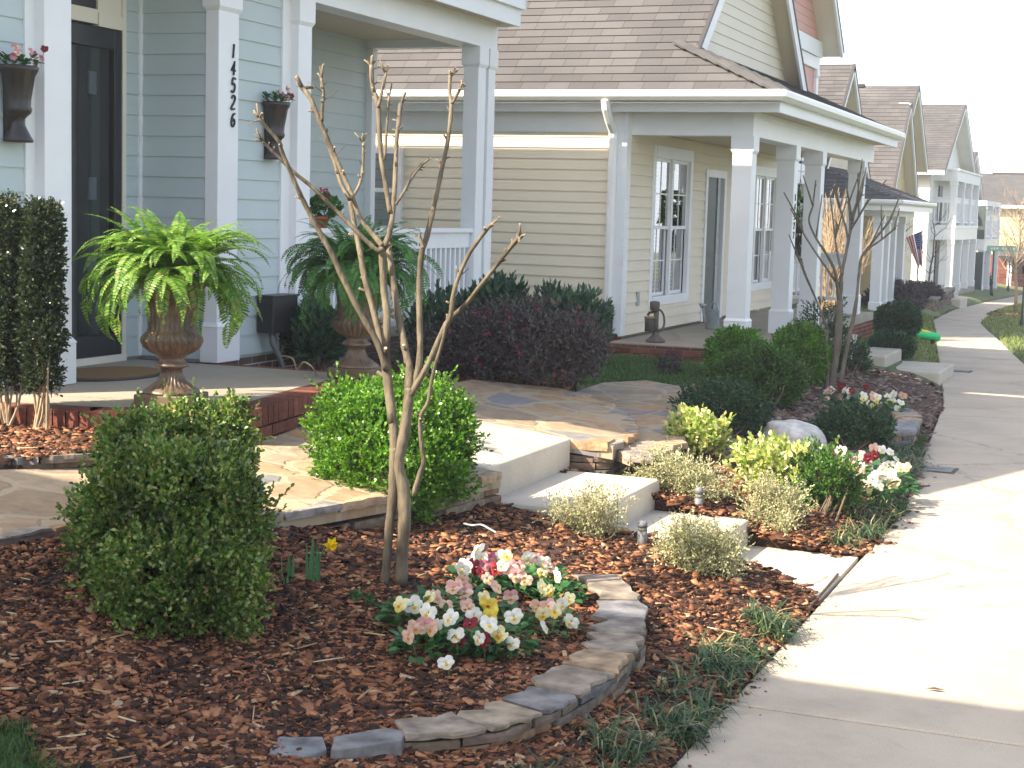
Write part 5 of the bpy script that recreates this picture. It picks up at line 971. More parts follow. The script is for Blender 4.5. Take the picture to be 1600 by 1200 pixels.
# ------------------------------------------------------------------ ferns in urns
def fern_fronds(c, n, L, seed, droop=1.0, m='fern', parent=None, name='fronds'):
    rs = np.random.default_rng(seed); Ps, Ds, Ls, Ws, Us = [], [], [], [], []; rb = MB()
    for i in range(n):
        az = rs.uniform(0, 6.283); el = rs.uniform(-.15, 1.25) if i % 3 else rs.uniform(1.0, 1.52); l = L*rs.uniform(.7, 1.15)*(1 if el < 1.1 else .85); dk = .55 if i % 5 == 0 else rs.uniform(.8, 1.25); k = 34; p = np.array(c)+[math.cos(az)*.09, math.sin(az)*.09, rs.uniform(-.02, .05)]; e = el; P = [p]; tw = rs.normal(0, .7)
        for j in range(k):
            f = j/k; e -= dk*droop*(2.4 if el > .9 else 2.7)*(.35+f)/k*rs.uniform(.8, 1.2); a = az+tw*f; P.append(P[-1]+np.array([math.cos(a)*math.cos(e), math.sin(a)*math.cos(e), math.sin(e)])*l/k)
        P = np.array(P); rb.tube(P[::3], np.linspace(.0025, .0008, len(P[::3])), 3, cap=False); T = unit(np.gradient(P, axis=0)); side = unit(np.cross(T, np.array([0, 0, 1.])+rs.normal(0, .12, 3))); nrm = np.cross(side, T)
        for j in range(2, k+1):
            f = j/k; pl = l*.118*math.sin(min(1, f*1.9+.12)*math.pi*.5)*(1-f**2.6)+.004
            for sgn in (-1, 1):
                Ps.append(P[j]); Ds.append(side[j]*sgn+T[j]*.35-nrm[j]*.12*sgn*0-np.array([0, 0, .18])); Ls.append(pl); Ws.append(l/k*.82); Us.append(nrm[j])
    V = leaves(np.array(Ps), np.array(Ds), np.array(Ls), np.array(Ws), up=np.array(Us)*2.2, rs=rs, six=True, fold=.1); o = fast_mesh(name, V, 6, M[m], parent); rb.build('frond_stalk', M[m], o); return o
URN = [(.0, .0), (.20, .0), (.205, .012), (.195, .025, .0), (.16, .05, .10), (.105, .09, .16), (.082, .14, .16), (.075, .17, .10), (.09, .185), (.125, .195), (.130, .207), (.11, .222), (.092, .235), (.088, .255), (.115, .275), (.165, .30, .12), (.205, .335, .16), (.225, .375, .16), (.222, .40, .14), (.20, .425, .05), (.178, .445), (.172, .47, .10), (.175, .56, .12), (.185, .66, .12), (.205, .73, .06), (.235, .765), (.245, .785), (.235, .80), (.20, .80), (.19, .77), (.0, .76)]
def fern_urn(label, base, s, n, L, seed, m, droop=1.0, a=0.0):
    root = thing('potted_fern', label, 'potted plant', base, 'fern urns on the blue porch'); b = MB(); c = base
    b.obox(c, (1, .15), .20*s, .20*s, c[2], c[2]+.085*s); b.build('plinth', M['urnbase'], root, bevel=.008)
    b = MB(); b.lathe([(p[0]*s, p[1]*s*1.0, *(p[2:])) for p in URN], (c[0], c[1], c[2]+.083*s), 120, 26); b.build('urn', M['bronze'], root, True)
    fern_fronds((c[0], c[1], c[2]+.083*s+.84*s), n, L, seed, droop, m, root); return root
u1 = PZ(268, 632, .884); fern_urn('sunlit bright fern in a bronze fluted urn on the porch, in front of the door', u1, .80, 230, .55, 21, 'fern', .98)
u2 = PZ(556, 588, .884); fern_urn('shaded deep green fern in a fluted urn at the brick corner of the porch', u2, .78, 215, .53, 22, 'fern_shade', 1.05)

# ------------------------------------------------------------------ wall planters, rail geranium
WP = [(.0, 0), (.085, 0), (.088, .012), (.075, .03), (.045, .09), (.040, .115), (.058, .135), (.075, .15), (.082, .17), (.075, .185), (.078, .22, .05), (.098, .34, .05), (.112, .365), (.118, .385), (.108, .392), (.0, .38)]
def pansy_mesh(kind):
    """one open pansy face, about 5 cm, looking along +x: petals, blotches and eye"""
    b = MB(); R = .026
    def petal(cy, cz, ry, rz, x, mi, tilt=.0):
        k = 12; pts = [(x-.0015+.006*((math.cos(a)*ry)**2+(math.sin(a)*rz)**2)/(R*R)*-.35+.0012*math.sin(3*a+cy*900), cy+ry*math.cos(a)*(1+.05*math.sin(5*a)), cz+rz*math.sin(a)*(1+.05*math.cos(4*a))) for a in np.linspace(0, 2*math.pi, k, endpoint=False)]
        b.add([(x+.0015, cy*.8, cz*.8)]+pts, [(0, 1+i, 1+(i+1) % k) for i in range(k)], mi)
    petal(-.013, .014, .0165, .0165, 0, 0); petal(.013, .014, .0165, .0165, -.001, 0); petal(-.017, -.003, .0145, .013, .002, 1); petal(.017, -.003, .0145, .013, .0025, 1); petal(0, -.014, .018, .0155, .004, 2)
    petal(0, -.008, .0075, .006, .0062, 3); b.tube([(.006, 0, 0), (.008, 0, 0)], .0024, 5, 4); b.tube([(0, 0, -.004), (-.012, 0, -.02), (-.010, 0, -.07)], [.0022, .0018, .0018], 4, 5)
    return b
PC = {'white': ((.74, .73, .66), (.76, .75, .68), (.76, .72, .52), (.75, .50, .06)), 'cream': ((.74, .68, .42), (.76, .70, .40), (.78, .62, .14), (.62, .30, .03)), 'peach': ((.66, .42, .33), (.70, .48, .37), (.74, .52, .33), (.66, .26, .04)), 'rose': ((.58, .30, .30), (.70, .55, .48), (.72, .52, .40), (.60, .22, .05)), 'burgundy': ((.17, .012, .03), (.20, .014, .03), (.22, .015, .025), (.04, .005, .01)), 'yellow': ((.74, .58, .10), (.76, .60, .08), (.78, .56, .04), (.40, .10, .02)), 'magenta': ((.42, .10, .18), (.50, .16, .24), (.52, .22, .26), (.55, .40, .06)), 'red': ((.28, .025, .04), (.32, .03, .045), (.33, .03, .045), (.1, .01, .01))}
FLM = {}
M['pistil'] = plain('flower_eye', (.55, .45, .05)); M['stalk'] = plain('flower_stalk', (.06, .15, .03))
for k, cs4 in PC.items():
    mats = [plain('%s_petal_%s' % (k, w), c, .6, .25) for w, c in zip(('upper', 'side', 'lower', 'blotch'), cs4)]; b = pansy_mesh(k); me = bpy.data.meshes.new('flower_'+k); me.from_pydata(b.v, [], b.f)
    for fi, q in b.mi.items(): me.polygons[fi].material_index = q
    for q in mats+[M['pistil'], M['stalk']]: me.materials.append(q)
    FLM[k] = me
LEAFP = {}
def rosette(seed, R, H, n, lw=.022, ll=.042):
    rs = np.random.default_rng(seed); az = rs.uniform(0, 6.28, n); r = R*np.sqrt(rs.uniform(0, 1, n)); z = H*rs.uniform(.15, 1, n)*(1-.5*(r/R)**2); P = np.stack([np.cos(az)*r, np.sin(az)*r, z], 1); D = np.stack([np.cos(az), np.sin(az), rs.uniform(-.3, .8, n)], 1); V = leaves(P, D, ll*rs.uniform(.6, 1.2, n), lw*rs.uniform(.7, 1.2, n), up=np.array([0, 0, 1.5]), rs=rs)
    o = fast_mesh('leaves', V, 6, M['pansyleaf'], None); me = o.data; bpy.data.objects.remove(o)
    return me
ROS = [rosette(40+k, .085, .085, 95) for k in range(3)]
def pansy(label, base, blooms, k=0, s=1.0, group='pansies in the slate-edged bed', cat='flower'):
    """blooms: list of (world position, colour)"""
    root = thing('pansy', label, cat, base, group); o = bpy.data.objects.new('leaves', ROS[k % 3]); COL.objects.link(o); o.parent = root; o.scale = (s, s, s); o.rotation_euler = (0, 0, random.uniform(0, 6)); ORG[o] = ORG[root]
    for (p, c, fs) in blooms:
        f = bpy.data.objects.new('flower', FLM[c]); COL.objects.link(f); f.parent = root; f.location = Vector([float(q) for q in np.array(p)-np.array(base)]); f.scale = (fs, fs, fs)
        to = CAM-np.array(p); to[2] = abs(to[2])*.6+.5; yaw = math.atan2(to[1], to[0])+random.uniform(-.55, .55); pit = -random.uniform(-.45, .75); f.rotation_euler = (random.uniform(-.6, .6), pit, yaw+random.gauss(0, .35)); f.scale = (fs, fs*random.uniform(.8, 1.08), fs*random.uniform(.82, 1.08))
    return root
# near pansies: every bloom read off the picture, grouped into plants
BL = [(748, 858, 'white'), (735, 876, 'white'), (752, 872, 'white'), (728, 884, 'white'), (722, 890, 'white'), (768, 872, 'magenta'), (757, 884, 'magenta'), (742, 886, 'burgundy'), (781, 868, 'white'), (790, 868, 'cream'), (774, 890, 'red'), (752, 895, 'red'), (763, 905, 'peach'), (785, 884, 'rose'), (797, 888, 'rose'), (725, 886, 'white'),
      (825, 872, 'white'), (840, 874, 'rose'), (850, 880, 'white'), (846, 897, 'cream'), (870, 900, 'white'), (858, 886, 'rose'), (806, 900, 'rose'), (812, 886, 'rose'), (820, 906, 'peach'), (848, 918, 'cream'), (858, 924, 'cream'),
      (722, 908, 'peach'), (710, 916, 'peach'), (708, 920, 'rose'), (726, 924, 'rose'), (670, 934, 'cream'), (682, 934, 'peach'), (625, 945, 'cream'), (646, 946, 'white'), (668, 958, 'white'), (717, 942, 'peach'), (731, 948, 'peach'), (757, 935, 'cream'), (763, 944, 'yellow'), (770, 954, 'yellow'), (798, 933, 'rose'), (776, 918, 'peach'), (741, 962, 'white'), (765, 964, 'yellow'), (703, 966, 'white'), (697, 946, 'peach'),
      (650, 980, 'peach'), (662, 978, 'rose'), (674, 982, 'peach'), (682, 978, 'white'), (638, 995, 'peach'), (735, 974, 'burgundy'), (718, 1003, 'burgundy'), (712, 993, 'white'), (755, 1000, 'burgundy'), (748, 998, 'white'), (778, 990, 'cream'), (783, 996, 'cream'), (764, 976, 'white'),
      (840, 948, 'peach'), (856, 946, 'rose'), (866, 954, 'cream'), (848, 960, 'cream'), (889, 936, 'cream'), (879, 944, 'white'), (851, 980, 'white'), (803, 964, 'white'), (697, 1036, 'white'), (892, 972, 'white'), (800, 1006, 'white')]
PLC = [(752, 905, 'white and magenta pansy clump topmost in the bed'), (845, 905, 'white and rose pansy clump at the right back of the bed'), (800, 915, 'rose-faced pansy plant in the middle of the group'), (715, 938, 'peach pansy just right of the myrtle trunk'), (680, 955, 'cream and peach pansy between trunk and front row'), (640, 965, 'yellow-cream pansy at the left end of the group'), (760, 960, 'cream and golden pansy at the centre of the group'), (660, 1010, 'peach pansy over a thick dark leaf cushion, front left'), (755, 1012, 'burgundy and white pansy at the front of the group'), (700, 1000, 'small burgundy pansy between front leaf cushions'), (860, 975, 'cream pansy near the capstones, with one white bloom low'), (785, 1005, 'pale yellow pansy at the front right of the burgundy one'), (870, 925, 'pale pansy at the far right end, nearest the capstones')]
cl_ = {i: [] for i in range(len(PLC))}
for (u, v, c) in BL:
    i = min(range(len(PLC)), key=lambda q: math.hypot(PLC[q][0]-u, (PLC[q][1]-25-v)*1.3)); cl_[i].append((u, v, c))
for i, (u, v, lab) in enumerate(PLC):
    base = gpt(u, v+14); d = depth(base); blooms = []
    for (bu, bv, c) in cl_[i]:
        h = max(.06, min(.19, .10+(v-8-bv)*.0022)); q = HIT(np.array(float(bu)), np.array(float(bv)), h); blooms.append((q, c, random.uniform(1.0, 1.25)))
    pansy(lab, base, blooms, i, random.uniform(1.25, 1.5))
for i, (u, v, n, pal, lab) in enumerate([(1325, 740, 9, ('burgundy', 'white', 'rose'), 'burgundy and white pansies left in the second clump by the sidewalk'), (1365, 735, 10, ('white', 'peach', 'white'), 'white and peach pansies right in the second clump by the sidewalk'), (1345, 772, 12, ('white', 'white', 'peach'), 'white pansies along the front of the second clump'), (1382, 765, 10, ('white', 'peach', 'rose'), 'white and rose pansies at the sidewalk end of the second clump'),
                                       (1322, 628, 9, ('rose', 'burgundy', 'white'), 'rose and burgundy pansies at the foot of the farther bare tree'), (1352, 638, 10, ('white', 'cream', 'white'), 'white and cream pansies in the middle of the farthest clump'), (1382, 642, 9, ('white', 'white', 'peach'), 'white pansies at the slate border end of the farthest clump')]):
    base = gpt(u, v+10); d = depth(base); s = 1.5; bl_ = []
    for k in range(int(n*1.6)): a = random.uniform(0, 6.28); r = .22*math.sqrt(random.random()); bl_.append((base+[math.cos(a)*r, math.sin(a)*r, random.uniform(.08, .22)], pal[k % 3], random.uniform(1.1, 1.5)))
    pansy(lab, base, bl_, i, 2.3, 'pansies in the farther bed')
for (u, vr, vb, lab) in [(421, 160, 249, 'dark half-urn planter hung right of the number column, with pansies'), (19, 104, 222, 'dark half-urn planter hung on the left edge siding, with pink pansies')]:
    c = PX(u, vb, XW+.02); c[0] = XW+.05; h = PX(u, vr, XW+.05)[2]-c[2]; s = h/.385; root = thing('wall_planter', lab, 'planter', c, 'half-urn wall planters'); b = MB(); b.lathe([(p[0]*s, p[1]*s, *(p[2:])) for p in WP], c, 40, 14, a0=-math.pi/2-.15, a1=math.pi/2+.15); b.box(XW+.012, XW+.055, c[1]-.06*s, c[1]+.06*s, c[2], c[2]+.38*s); b.build('urn', M['plantpot'], root, True)
    o = bpy.data.objects.new('leaves', ROS[1]); COL.objects.link(o); o.parent = root; o.location = (.02, 0, h-.01); o.scale = (1.15, 1.35, 1.2); ORG[o] = ORG[root]
    for k in range(8):
        f = bpy.data.objects.new('flower', FLM[('magenta', 'rose', 'burgundy')[k % 3]]); COL.objects.link(f); f.parent = root; f.location = (.05+random.uniform(0, .06), random.uniform(-.13, .15), h+random.uniform(.03, .12)-(.10 if k == 8 else 0)); f.rotation_euler = (random.uniform(-.4, .4), -.2, random.uniform(-1, .3)); f.scale = (.75, .75, .75)
c = PX(500, 352, -6.40); c[2] = 1.862; root = thing('potted_geranium', 'red flowered geranium in a terracotta pot on the porch rail', 'potted plant', c); b = MB(); b.lathe([(.0, 0), (.055, 0), (.075, .07), (.082, .07), (.084, .095), (.074, .095), (.07, .085), (0, .085)], c, 28); b.build('pot', M['terracotta'], root, True)
P, Nn = blob_points([(c[0]+.02, c[1]+.04, c[2]+.17, .10, .13, .10)], 170, .4); fast_mesh('foliage', leaves(P, Nn+[0, 0, .3], .045, .05, up=Nn*2), 6, M['fern_shade'], root); P, Nn = blob_points([(c[0]+.04, c[1]-.02, c[2]+.27, .045, .05, .04)], 60, .5); fast_mesh('flower', leaves(P, Nn, .02, .02), 6, M['pinkbloom'], root)
# daffodils
def daff(label, base, n, H, bloom=None):
    root = thing('daffodil', label, 'flower', base, 'daffodil clumps'); b = MB()
    for i in range(n):
        a = random.uniform(0, 6.28); p = np.array(base)+[random.uniform(-.03, .03), random.uniform(-.03, .03), -.01]; h = H*random.uniform(.7, 1.05); l = np.array([math.cos(a), math.sin(a), 0])*h*random.uniform(.03, .22); s = np.array([math.sin(a), -math.cos(a), 0])*.006; q = [(p-s, p+s), (p+l*.3+[0, 0, h*.5]-s, p+l*.3+[0, 0, h*.5]+s), (p+l+[0, 0, h]-s*.35, p+l+[0, 0, h]+s*.35)]; b.add([w for r in q for w in r], [(0, 1, 3, 2), (2, 3, 5, 4)])
    b.build('leaves', M['daffleaf'], root)
    if bloom is not None:
        fb = MB(); c = np.array(bloom); ax = unit(np.array([.75, -.5, -.35])); r1 = unit(np.cross(ax, [0, 0, 1])); r2 = np.cross(ax, r1)
        for k in range(6):
            a = k*math.pi/3; d = r1*math.cos(a)+r2*math.sin(a); w = np.cross(ax, d); fb.add([c, c+d*.018+w*.013+ax*.004, c+d*.038-ax*.004, c+d*.018-w*.013+ax*.004], [(0, 1, 2, 3)])
        fb.loft([[c+ax*z+(r1*math.cos(a)+r2*math.sin(a))*r for a in np.linspace(0, 6.28, 12, endpoint=False)] for z, r in ((0, .010), (.018, .012), (.026, .017))], True, True, False); fb.build('flower', M['daffy'], root); sb_ = MB(); sb_.tube(spline([np.array(base), (np.array(base)+c)/2+[0, 0, .05], c-ax*.01], 4), .0028, 5); sb_.build('stalk', M['daffleaf'], root)
    return root
M['daffy'] = plain('daffodil_yellow', (.80, .58, .01), .5, .2)
p = gpt(490, 908); daff('daffodil clump with one yellow bloom between the two boxwoods', p, 11, .21, PD(517, 850, depth(p)))
daff('low daffodil shoots without bloom left of the blooming clump', gpt(448, 905), 5, .13); daff('smallest daffodil shoots beside the large boxwood', gpt(440, 912), 3, .06)
bush('ground_cover_plant', 'tiny green seedling plant on the dark mulch left of the pansies', gpt(562, 942), [blob(562, 938, 22, 7, depth(gpt(562, 942)))], 60, 5, .012, .02, .02, 'pansyleaf', ns=2, sr=.002, cat='plant')

bush('grass_side_plant', 'small brownish sparse plant standing in the dark grass before the tan porch', gpt(1046, 588), [blob(1046, 572, 16, 16, depth(gpt(1046, 588)))], 130, 6, .018, .035, .05, 'lorop', ns=5, sr=.004, cat='plant')
# ------------------------------------------------------------------ porch things, lights, street things
c = np.array([-6.47, 8.86, FL]); root = thing('doormat', 'brown oval coir doormat with dark rubber edge before the front door', 'doormat', c)
for nm, k, z0, z1, m in (('rubber_edge', 1.0, .002, .012, 'matedge'), ('coir_top', .9, .012, .02, 'mat')):
    b = MB(); b.prism([(c[0]+.33*k*math.cos(a), c[1]+.47*k*math.sin(a)) for a in np.linspace(0, 2*math.pi, 40, endpoint=False)], FL+z0, FL+z1); b.build(nm, M[m], root)
root = thing('utility_box', 'black metal utility box with grey conduit on the pale blue wall', 'utility box', (XW, 10.85, 1.0)); b = MB(); b.box(XW+.015, XW+.16, 10.64, 11.02, 1.06, 1.335); b.build('body', M['black'], root, bevel=.008)
b = MB(); b.box(XW+.02, XW+.172, 10.63, 11.03, 1.335, 1.35); b.build('lid', M['black'], root, bevel=.004); b = MB(); b.tube([(XW+.09, 10.73, 1.06), (XW+.10, 10.74, .98), (XW+.13, 10.80, .86), (XW+.16, 10.84, .70)], .024, 8); b.build('conduit', M['greymetal'], root, True); b = MB(); b.tube([(XW+.08, 10.90, 1.06), (XW+.08, 10.89, .9), (XW+.07, 10.86, .78)], .008, 6); b.build('cable', M['black'], root, True)
b = MB(); p0 = PZ(445, 580, .9); b.tube(spline([PZ(440, 556, .9), PZ(457, 560, .98), PZ(464, 577, .9), PZ(474, 566, 1.0), PZ(486, 572, .98), PZ(494, 584, .885)], 5), .006, 6); tag(b.build('cable', M['straw'], None, True), 'looped pale cable lying by the conduit at the brick corner', 'cable')
GB = 'small bollard lights by the steps'
for (u, vb, vt, lab) in [(1003, 852, 813, 'dark bollard light at the near side of the lowest step'), (1091, 803, 760, 'grey bollard light at the far side of the lowest step')]:
    c = gpt(u, vb) if u < 1050 else PY(u, vb, 9.82); d = depth(c); H = (vb-vt)*d/F; r = .027; root = thing('bollard_light', lab, 'path light', c, GB); b = MB(); b.lathe([(0, -.05), (r, -.05), (r, H*.58), (r*.9, H*.59), (0, H*.59)], c, 24); b.build('post', M['greymetal'], root, True)
    b = MB(); b.lathe([(0, H*.59), (r*.9, H*.59), (r*.9, H*.75), (0, H*.75)], c, 20); b.build('lens', M['lens'], root, True) if 'lens' in M else b.build('lens', M['galv'], root, True); b = MB()
    for k in range(3): a = k*2.094+.4; b.tube([c+[r*.9*math.cos(a), r*.9*math.sin(a), H*.58], c+[r*.9*math.cos(a), r*.9*math.sin(a), H*.76]], .003, 5)
    b.build('ribs', M['greymetal'], root); b = MB(); b.lathe([(0, H*.75), (r*1.02, H*.75), (r*1.02, H*.88), (r*.85, H*.96), (r*.45, H*1.0), (0, H*1.01)], c, 24); b.build('cap', M['greymetal'], root, True)
# old hand pump on the tan porch
c = PZ(1024, 535, .62); d = depth(c); s = d/F; root = thing('hand_pump', 'old cast-iron hand water pump with bucket on the tan porch', 'hand pump', c); W_ = lambda du, dv, dz=0: PD(1024+du, 535+dv, d+dz)
b = MB(); b.lathe([(0, 0), (15*s, 0), (15*s, 4*s), (11*s, 7*s), (6*s, 11*s), (4.5*s, 16*s), (0, 16*s)], c, 24); b.build('base', M['iron'], root, True); b = MB(); b.tube([c+[0, 0, 12*s], c+[0, 0, 35*s], c+[0, 0, 50*s]], [4.2*s, 3.8*s, 4.4*s], 12); b.build('column', M['iron'], root, True)
b = MB(); b.lathe([(0, 0), (7*s, 0), (8*s, 12*s), (7*s, 14*s), (0, 15*s)], c+[0, 0, 50*s]-RT*3*s, 18); b.build('pump_head', M['iron'], root, True); b = MB(); b.lathe([(0, 0), (7.5*s, 0), (8*s, 20*s), (8.6*s, 22*s), (0, 22*s)], c-RT*10*s+[0, 0, 17*s], 18); b.build('bucket', M['iron'], root, True); b = MB(); b.lathe([(7.4*s, 0), (8.8*s, 0), (8.8*s, 2.6*s), (7.4*s, 2.6*s)], c-RT*10*s+[0, 0, 38*s], 18); b.build('bucket_rim', M['straw'], root, True)
b = MB(); b.tube(spline([W_(-2, -52), W_(8, -50), W_(13, -42), W_(14, -30), W_(11, -21), W_(5, -17)], 5), 1.8*s, 7); b.build('handle', M['iron'], root, True); b = MB(); b.tube([W_(-2, -48), W_(-10, -46), W_(-12, -42)], 2.2*s, 7); b.build('spout', M['iron'], root, True)
# watering can
c = PZ(1113, 514, .62); d = depth(c); s = d/F; root = thing('watering_can', 'galvanised watering can on the tan porch beside the first column', 'watering can', c); b = MB(); b.lathe([(0, 0), (10.5*s, 0), (11*s, 2*s), (9.5*s, 30*s), (10*s, 31*s), (8.5*s, 31*s), (8.5*s, 28*s), (0, 27*s)], c, 28); b.build('body', M['galv'], root, True)
b = MB(); b.tube(spline([c-RT*9*s+[0, 0, 8*s], c-RT*14*s+[0, 0, 22*s], c-RT*16*s+[0, 0, 34*s]], 4), [3*s]*4+[2*s]*5, 8); b.build('spout', M['galv'], root, True); b = MB(); b.lathe([(0, 0), (2*s, 0), (6.5*s, 6*s), (0, 7*s)], c-RT*16.5*s+[0, 0, 33*s], 16); b.build('rose', M['galv'], root, True); b = MB(); b.tube(spline([c-RT*6*s+[0, 0, 31*s], c-RT*3*s+[0, 0, 40*s], c+RT*4*s+[0, 0, 39*s], c+RT*9*s+[0, 0, 26*s]], 6), 1.1*s, 6); b.build('handle', M['galv'], root, True)
# hanging plant between the tan porch columns
c = PX(1250, 300, -4.75); root = thing('hanging_planter', 'green trailing plant hanging between the second and third tan porch columns', 'hanging plant', (c[0], c[1], 2.0)); cc = np.array([c[0], c[1], 2.0]); b = MB(); b.lathe([(0, -.16), (.06, -.16), (.11, -.02), (.12, .0), (.10, .0), (0, -.02)], cc, 20); b.build('pot', M['plantpot'], root, True)
b = MB()
for k in range(3): a = k*2.09; b.tube([cc+[.11*math.cos(a), .11*math.sin(a), 0], cc+[0, 0, .6], cc+[0, 0, .97]], .004, 4)
b.build('hanger', M['black'], root); P, Nn = blob_points([(*(cc+[0, 0, .12]), .15, .15, .26), (*(cc+[0, 0, .02]), .18, .18, .14)], 420, .4); fast_mesh('foliage', leaves(P, Nn-[0, 0, .2], .09, .05, up=Nn*2), 6, M['box_bright'], root); P, Nn = blob_points([(*(cc-[0, 0, .30]), .11, .11, .24)], 200, .3); fast_mesh('trailing_stems', leaves(P, Nn*.3-[0, 0, 1], .09, .03), 6, M['lorop'], root)
# rocking chair-like dark seat is not readable; porch doormat of the tan house
# meter lids in the sidewalk
for (u, v, L_, lab) in [(1460, 733, .36, 'nearer grey utility lid set in the sidewalk edge'), (1494, 579, .42, 'farther grey utility lid set in the sidewalk')]:
    c = PZ(u, v, .004); root = thing('utility_cover', lab, 'utility cover', c, 'utility lids in the sidewalk'); b = MB(); b.obox(c, (1, -.02), L_/2, .15, .001, .007); b.build('frame', M['joint'], root, bevel=.002); b = MB(); b.obox(c, (1, -.02), L_/2-.03, .12, .007, .011); b.build('lid', M['steelcover'], root, bevel=.003); b = MB(); b.obox(c, (1, -.02), L_*.22, .022, .011, .013); b.build('finger_slot', M['black'], root)
b = MB(); q = [PZ(u, v, .016) for u, v in [(1264, 949), (1280, 932), (1296, 913), (1309, 897)]]; b.tube(spline(q, 4), [.012, .016, .016, .015, .017, .018, .016, .016, .017, .015, .014, .015, .012] [:13] if False else .008, 8); tag(b.build('stick', M['wood'], None, True), 'reddish brown stick lying across the joint by the lowest step', 'stick')
for (u, v, lab) in [(1463, 803+275, 'single dead leaf on the shaded near sidewalk'), (1188, 899, 'dark twig lying on the landing below the lowest step')]:
    c = PZ(u, v, .008); b = MB(); b.add([c+[-.05, 0, 0], c+[-.01, .016, .008], c+[.045, .004, .003], c+[0, -.016, .010]], [(0, 1, 2, 3)]) if 'leaf' in lab else b.tube([c-[.07, 0, 0], c+[0, .01, .004], c+[.06, 0, 0]], .006, 5); tag(b.build('fallen_leaf' if 'leaf' in lab else 'twig', M['wood']), lab, 'leaf' if 'leaf' in lab else 'twig')
b = MB(); b.tube(spline([PZ(725, 818, .40), PZ(738, 821, .405), PZ(752, 820, .41), PZ(764, 826, .40), PZ(775, 832, .395)], 4), .006, 6); tag(b.build('wire', M['galv'], None, True), 'short white wire on the mulch right of the bright boxwood', 'wire')
# green toy on the sidewalk edge
c = gpt(1447, 533, .03); d = depth(c); root = thing('ride_on_toy', 'bright green and yellow plastic toy lying on the sidewalk edge', 'toy', c); ax = unit(RT*1.0+np.array([0, 0, -.10])-FW*.35); tb_ = lambda t, h: c+ax*t+np.array([0, 0, h])
M['toygreen'] = plain('green_plastic', (.02, .50, .16), .35); M['toyyellow'] = plain('yellow_plastic', (.72, .62, .05), .35)
b = MB(); b.tube([tb_(-.21, .10), tb_(-.17, .10), tb_(.14, .08), tb_(.21, .075), tb_(.235, .07)], [.035, .07, .075, .065, .03], 14); b.build('body', M['toygreen'], root, True); b = MB(); b.tube([tb_(-.23, .15), tb_(-.17, .16), tb_(0, .15), tb_(.11, .13)], [.015, .035, .035, .015], 10); b.build('seat', M['toyyellow'], root, True); b = MB()
for t, sd in ((-.13, 1), (.11, 1), (-.13, -1), (.11, -1)): q = tb_(t, 0)+np.cross(ax, [0, 0, 1])*.065*sd; b.tube([q-np.cross(ax, [0, 0, 1])*.02, q+np.cross(ax, [0, 0, 1])*.02], .04, 12)
b.build('wheels', M['black'], root)
# flag
c = gpt(1436, 470); d = depth(c); s = d/F; root = thing('flag', 'stars and stripes flag hanging from a slanted pole before the white house', 'flag', c); M['flagred'] = plain('flag_red', (.45, .03, .05), .8); M['flagblue'] = plain('flag_blue', (.035, .05, .17), .8); M['flagwhite'] = plain('flag_white', (.78, .77, .76), .8)
o = lambda u, v, dz=0: PD(u, v, d+dz)
b = MB(); b.tube([o(1434, 472), o(1433, 430), o(1441, 362)], [1.3*s, 1.2*s, 1*s], 8); b.build('pole', M['greymetal'], root, True)
TL, TR, BL_, BR = (1416, 371), (1442, 360), (1433.5, 417), (1441.5, 415); fb = MB(); nx, ny = 13, 16
def fp(i, j):
    a, t = i/nx, j/ny; x = (TL[0]*(1-t)+BL_[0]*t)*(1-a)+(TR[0]*(1-t)+BR[0]*t)*a; y = (TL[1]*(1-t)+BL_[1]*t)*(1-a)+(TR[1]*(1-t)+BR[1]*t)*a+3*t*math.sin(a*9); return o(x, y, .12*math.sin(a*8+t*3)*t+.05*math.sin(a*14))
for j in range(ny):
    for i in range(nx):
        blue = j < 7.5 and i >= 6; fb.add([fp(i, j), fp(i+1, j), fp(i+1, j+1), fp(i, j+1)], [(0, 1, 2, 3)], 2 if blue else (0 if i % 2 == 0 else 1))
for j in range(1, 7, 1):
    for i in range(7, 13):
        q = fp(i+.5*(j % 2), j+.3)-FW*.012; fb.add([q+RT*s*.45*math.cos(a)+UP*s*.45*math.sin(a) for a in np.linspace(0, 6.28, 5, endpoint=False)], [(0, 1, 2, 3, 4)], 1)
fb.build('cloth', [M['flagred'], M['flagwhite'], M['flagblue']], root)
# lamp posts and street sign
for (u, vb, vt, lab) in [(1596, 510, 428, 'black street lamp post at the right edge of the picture'), (1549, 462, 392, 'slim black sign post far up the street carrying a green name plate'), (1575, 455, 400, 'faint dark post beyond the young bare tree')]:
    c = gpt(u, vb); d = depth(c); H = (vb-vt)*d/F; r = H*.018; root = thing('street_lamp' if u == 1596 else 'sign_post', lab, 'street lamp' if u == 1596 else 'post', c); b = MB(); b.lathe([(0, -.1), (r*2.2, -.1), (r*2.2, H*.10), (r*1.2, H*.14), (r, H*.3), (r*.9, H), (0, H)], c, 14); b.build('pole', M['black'], root, True)
    if u == 1596:
        b = MB(); b.lathe([(0, H), (r*2, H), (r*3.6, H+r*7), (r*3.8, H+r*7.5), (0, H+r*11)], c, 8); b.build('lantern', M['black'], root)
    if u == 1549:
        b = MB(); b.obox(c+RT*.35, RT, .62, .02, c[2]+H-.02, c[2]+H+.19); M['signgreen'] = paint('green_sign', (.22, .42, .30), .5); b.build('name_plate', M['signgreen'], root)
        b = MB(); q = c+RT*.0-np.array([0, 1, 0])*.03
        for k in range(9):
            w = .05 if k not in (3, 6) else 0
            if w: b.obox(c+RT*(-.1+.105*k)-_f0*.024, RT, .032, .003, c[2]+H+.045, c[2]+H+(.13 if k % 3 else .115))
        b.build('lettering', M['flagwhite'], root)
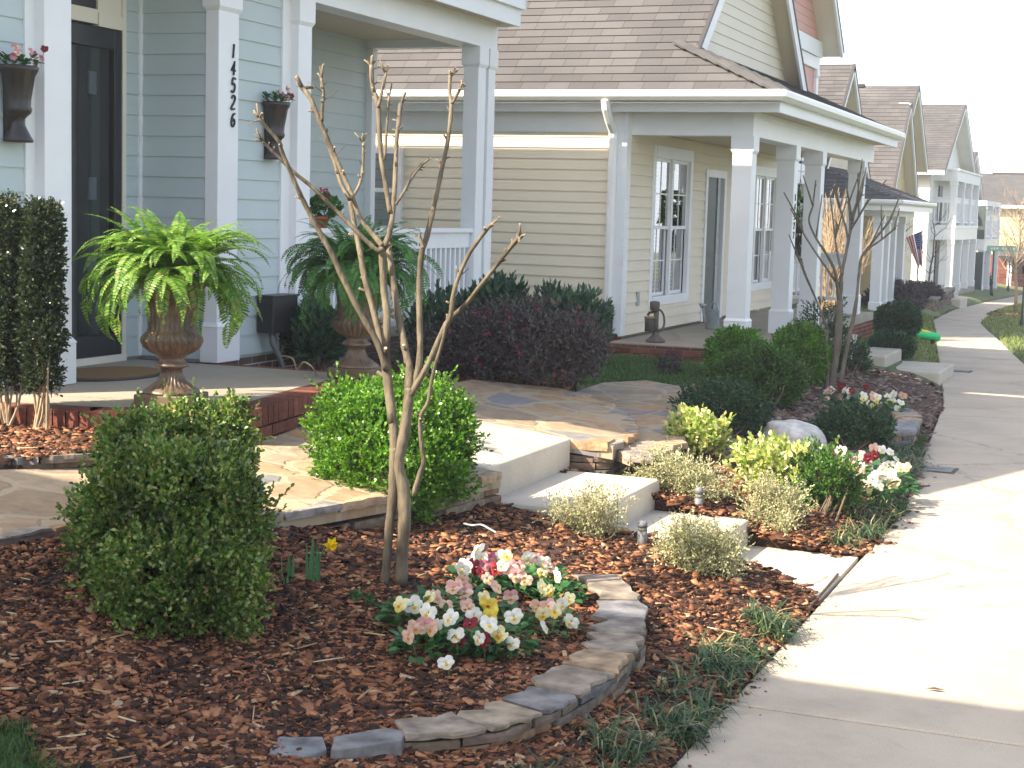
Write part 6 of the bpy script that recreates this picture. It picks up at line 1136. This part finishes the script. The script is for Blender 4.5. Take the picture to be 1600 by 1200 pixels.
# curved low wall, small steps and potted plant further up
pts = [tuple(gpt(u, v)[:2]) for u, v in [(1440, 482), (1462, 488), (1478, 480), (1490, 473)]]; z_ = float(G(*pts[1])); stacked('slate_wall', 'low curved stone wall beside the sidewalk up the street', pts, lambda f: z_-.1, lambda f: z_+.30, .06, .25, 1, 'stacked slate walls', .08)
for (u, v, w, lab) in [(1452, 452, .9, 'upper pale step before the grey-roofed house'), (1470, 462, .9, 'middle pale step before the grey-roofed house'), (1485, 472, .8, 'lower pale step before the grey-roofed house')]:
    c = gpt(u, v); b = MB(); b.obox(c, (1, 0), w/2, .9, c[2]-.3, c[2]+.14); tag(b.build('concrete_step', M['concrete'], bevel=.02), lab, 'step', 'pale steps up the street')
c = gpt(1511, 447); root = thing('potted_plant', 'yellow-green fern in a white pot before the far white porch', 'potted plant', c); b = MB(); b.lathe([(0, 0), (.16, 0), (.22, .35), (.30, .55), (.26, .6), (0, .58)], c, 20); b.build('pot', M['flagwhite'], root, True); P, Nn = blob_points([(*(c+[0, 0, .95]), .55, .55, .42)], 500, .3); fast_mesh('foliage', leaves(P, Nn, .22, .10, up=Nn*2), 6, M['fern'], root)
# mulch ring of the roadside young tree
c = gpt(1580, 492); x = c[0]+rng.normal(0, .55, 1500); y = c[1]+rng.normal(0, .8, 1500); multi('mulch', chips(0, np.stack([x, y, G(x, y)+.01], 1), 1.6), BOX5, M['chip'], 'orange-brown mulch ring under the roadside young tree', 'mulch')

# ------------------------------------------------------------------ thin haze, added to lift shadows and pale the far houses
b = MB(); b.box(-60, 40, -40, 160, -9, 22); hz = b.build('haze', []); hm, hn, hl, hp = newmat('lift_haze'); hn.remove(hp)
pv = hn.new('ShaderNodeVolumePrincipled'); pv.inputs['Color'].default_value = (.93, .95, 1, 1); pv.inputs['Density'].default_value = .0018; pv.inputs['Anisotropy'].default_value = .2
hl.new(pv.outputs[0], hn['Material Output'].inputs['Volume']); hz.data.materials.append(hm); tag(hz, 'thin haze over the street, added to lift shadows', None, None, 'stuff')
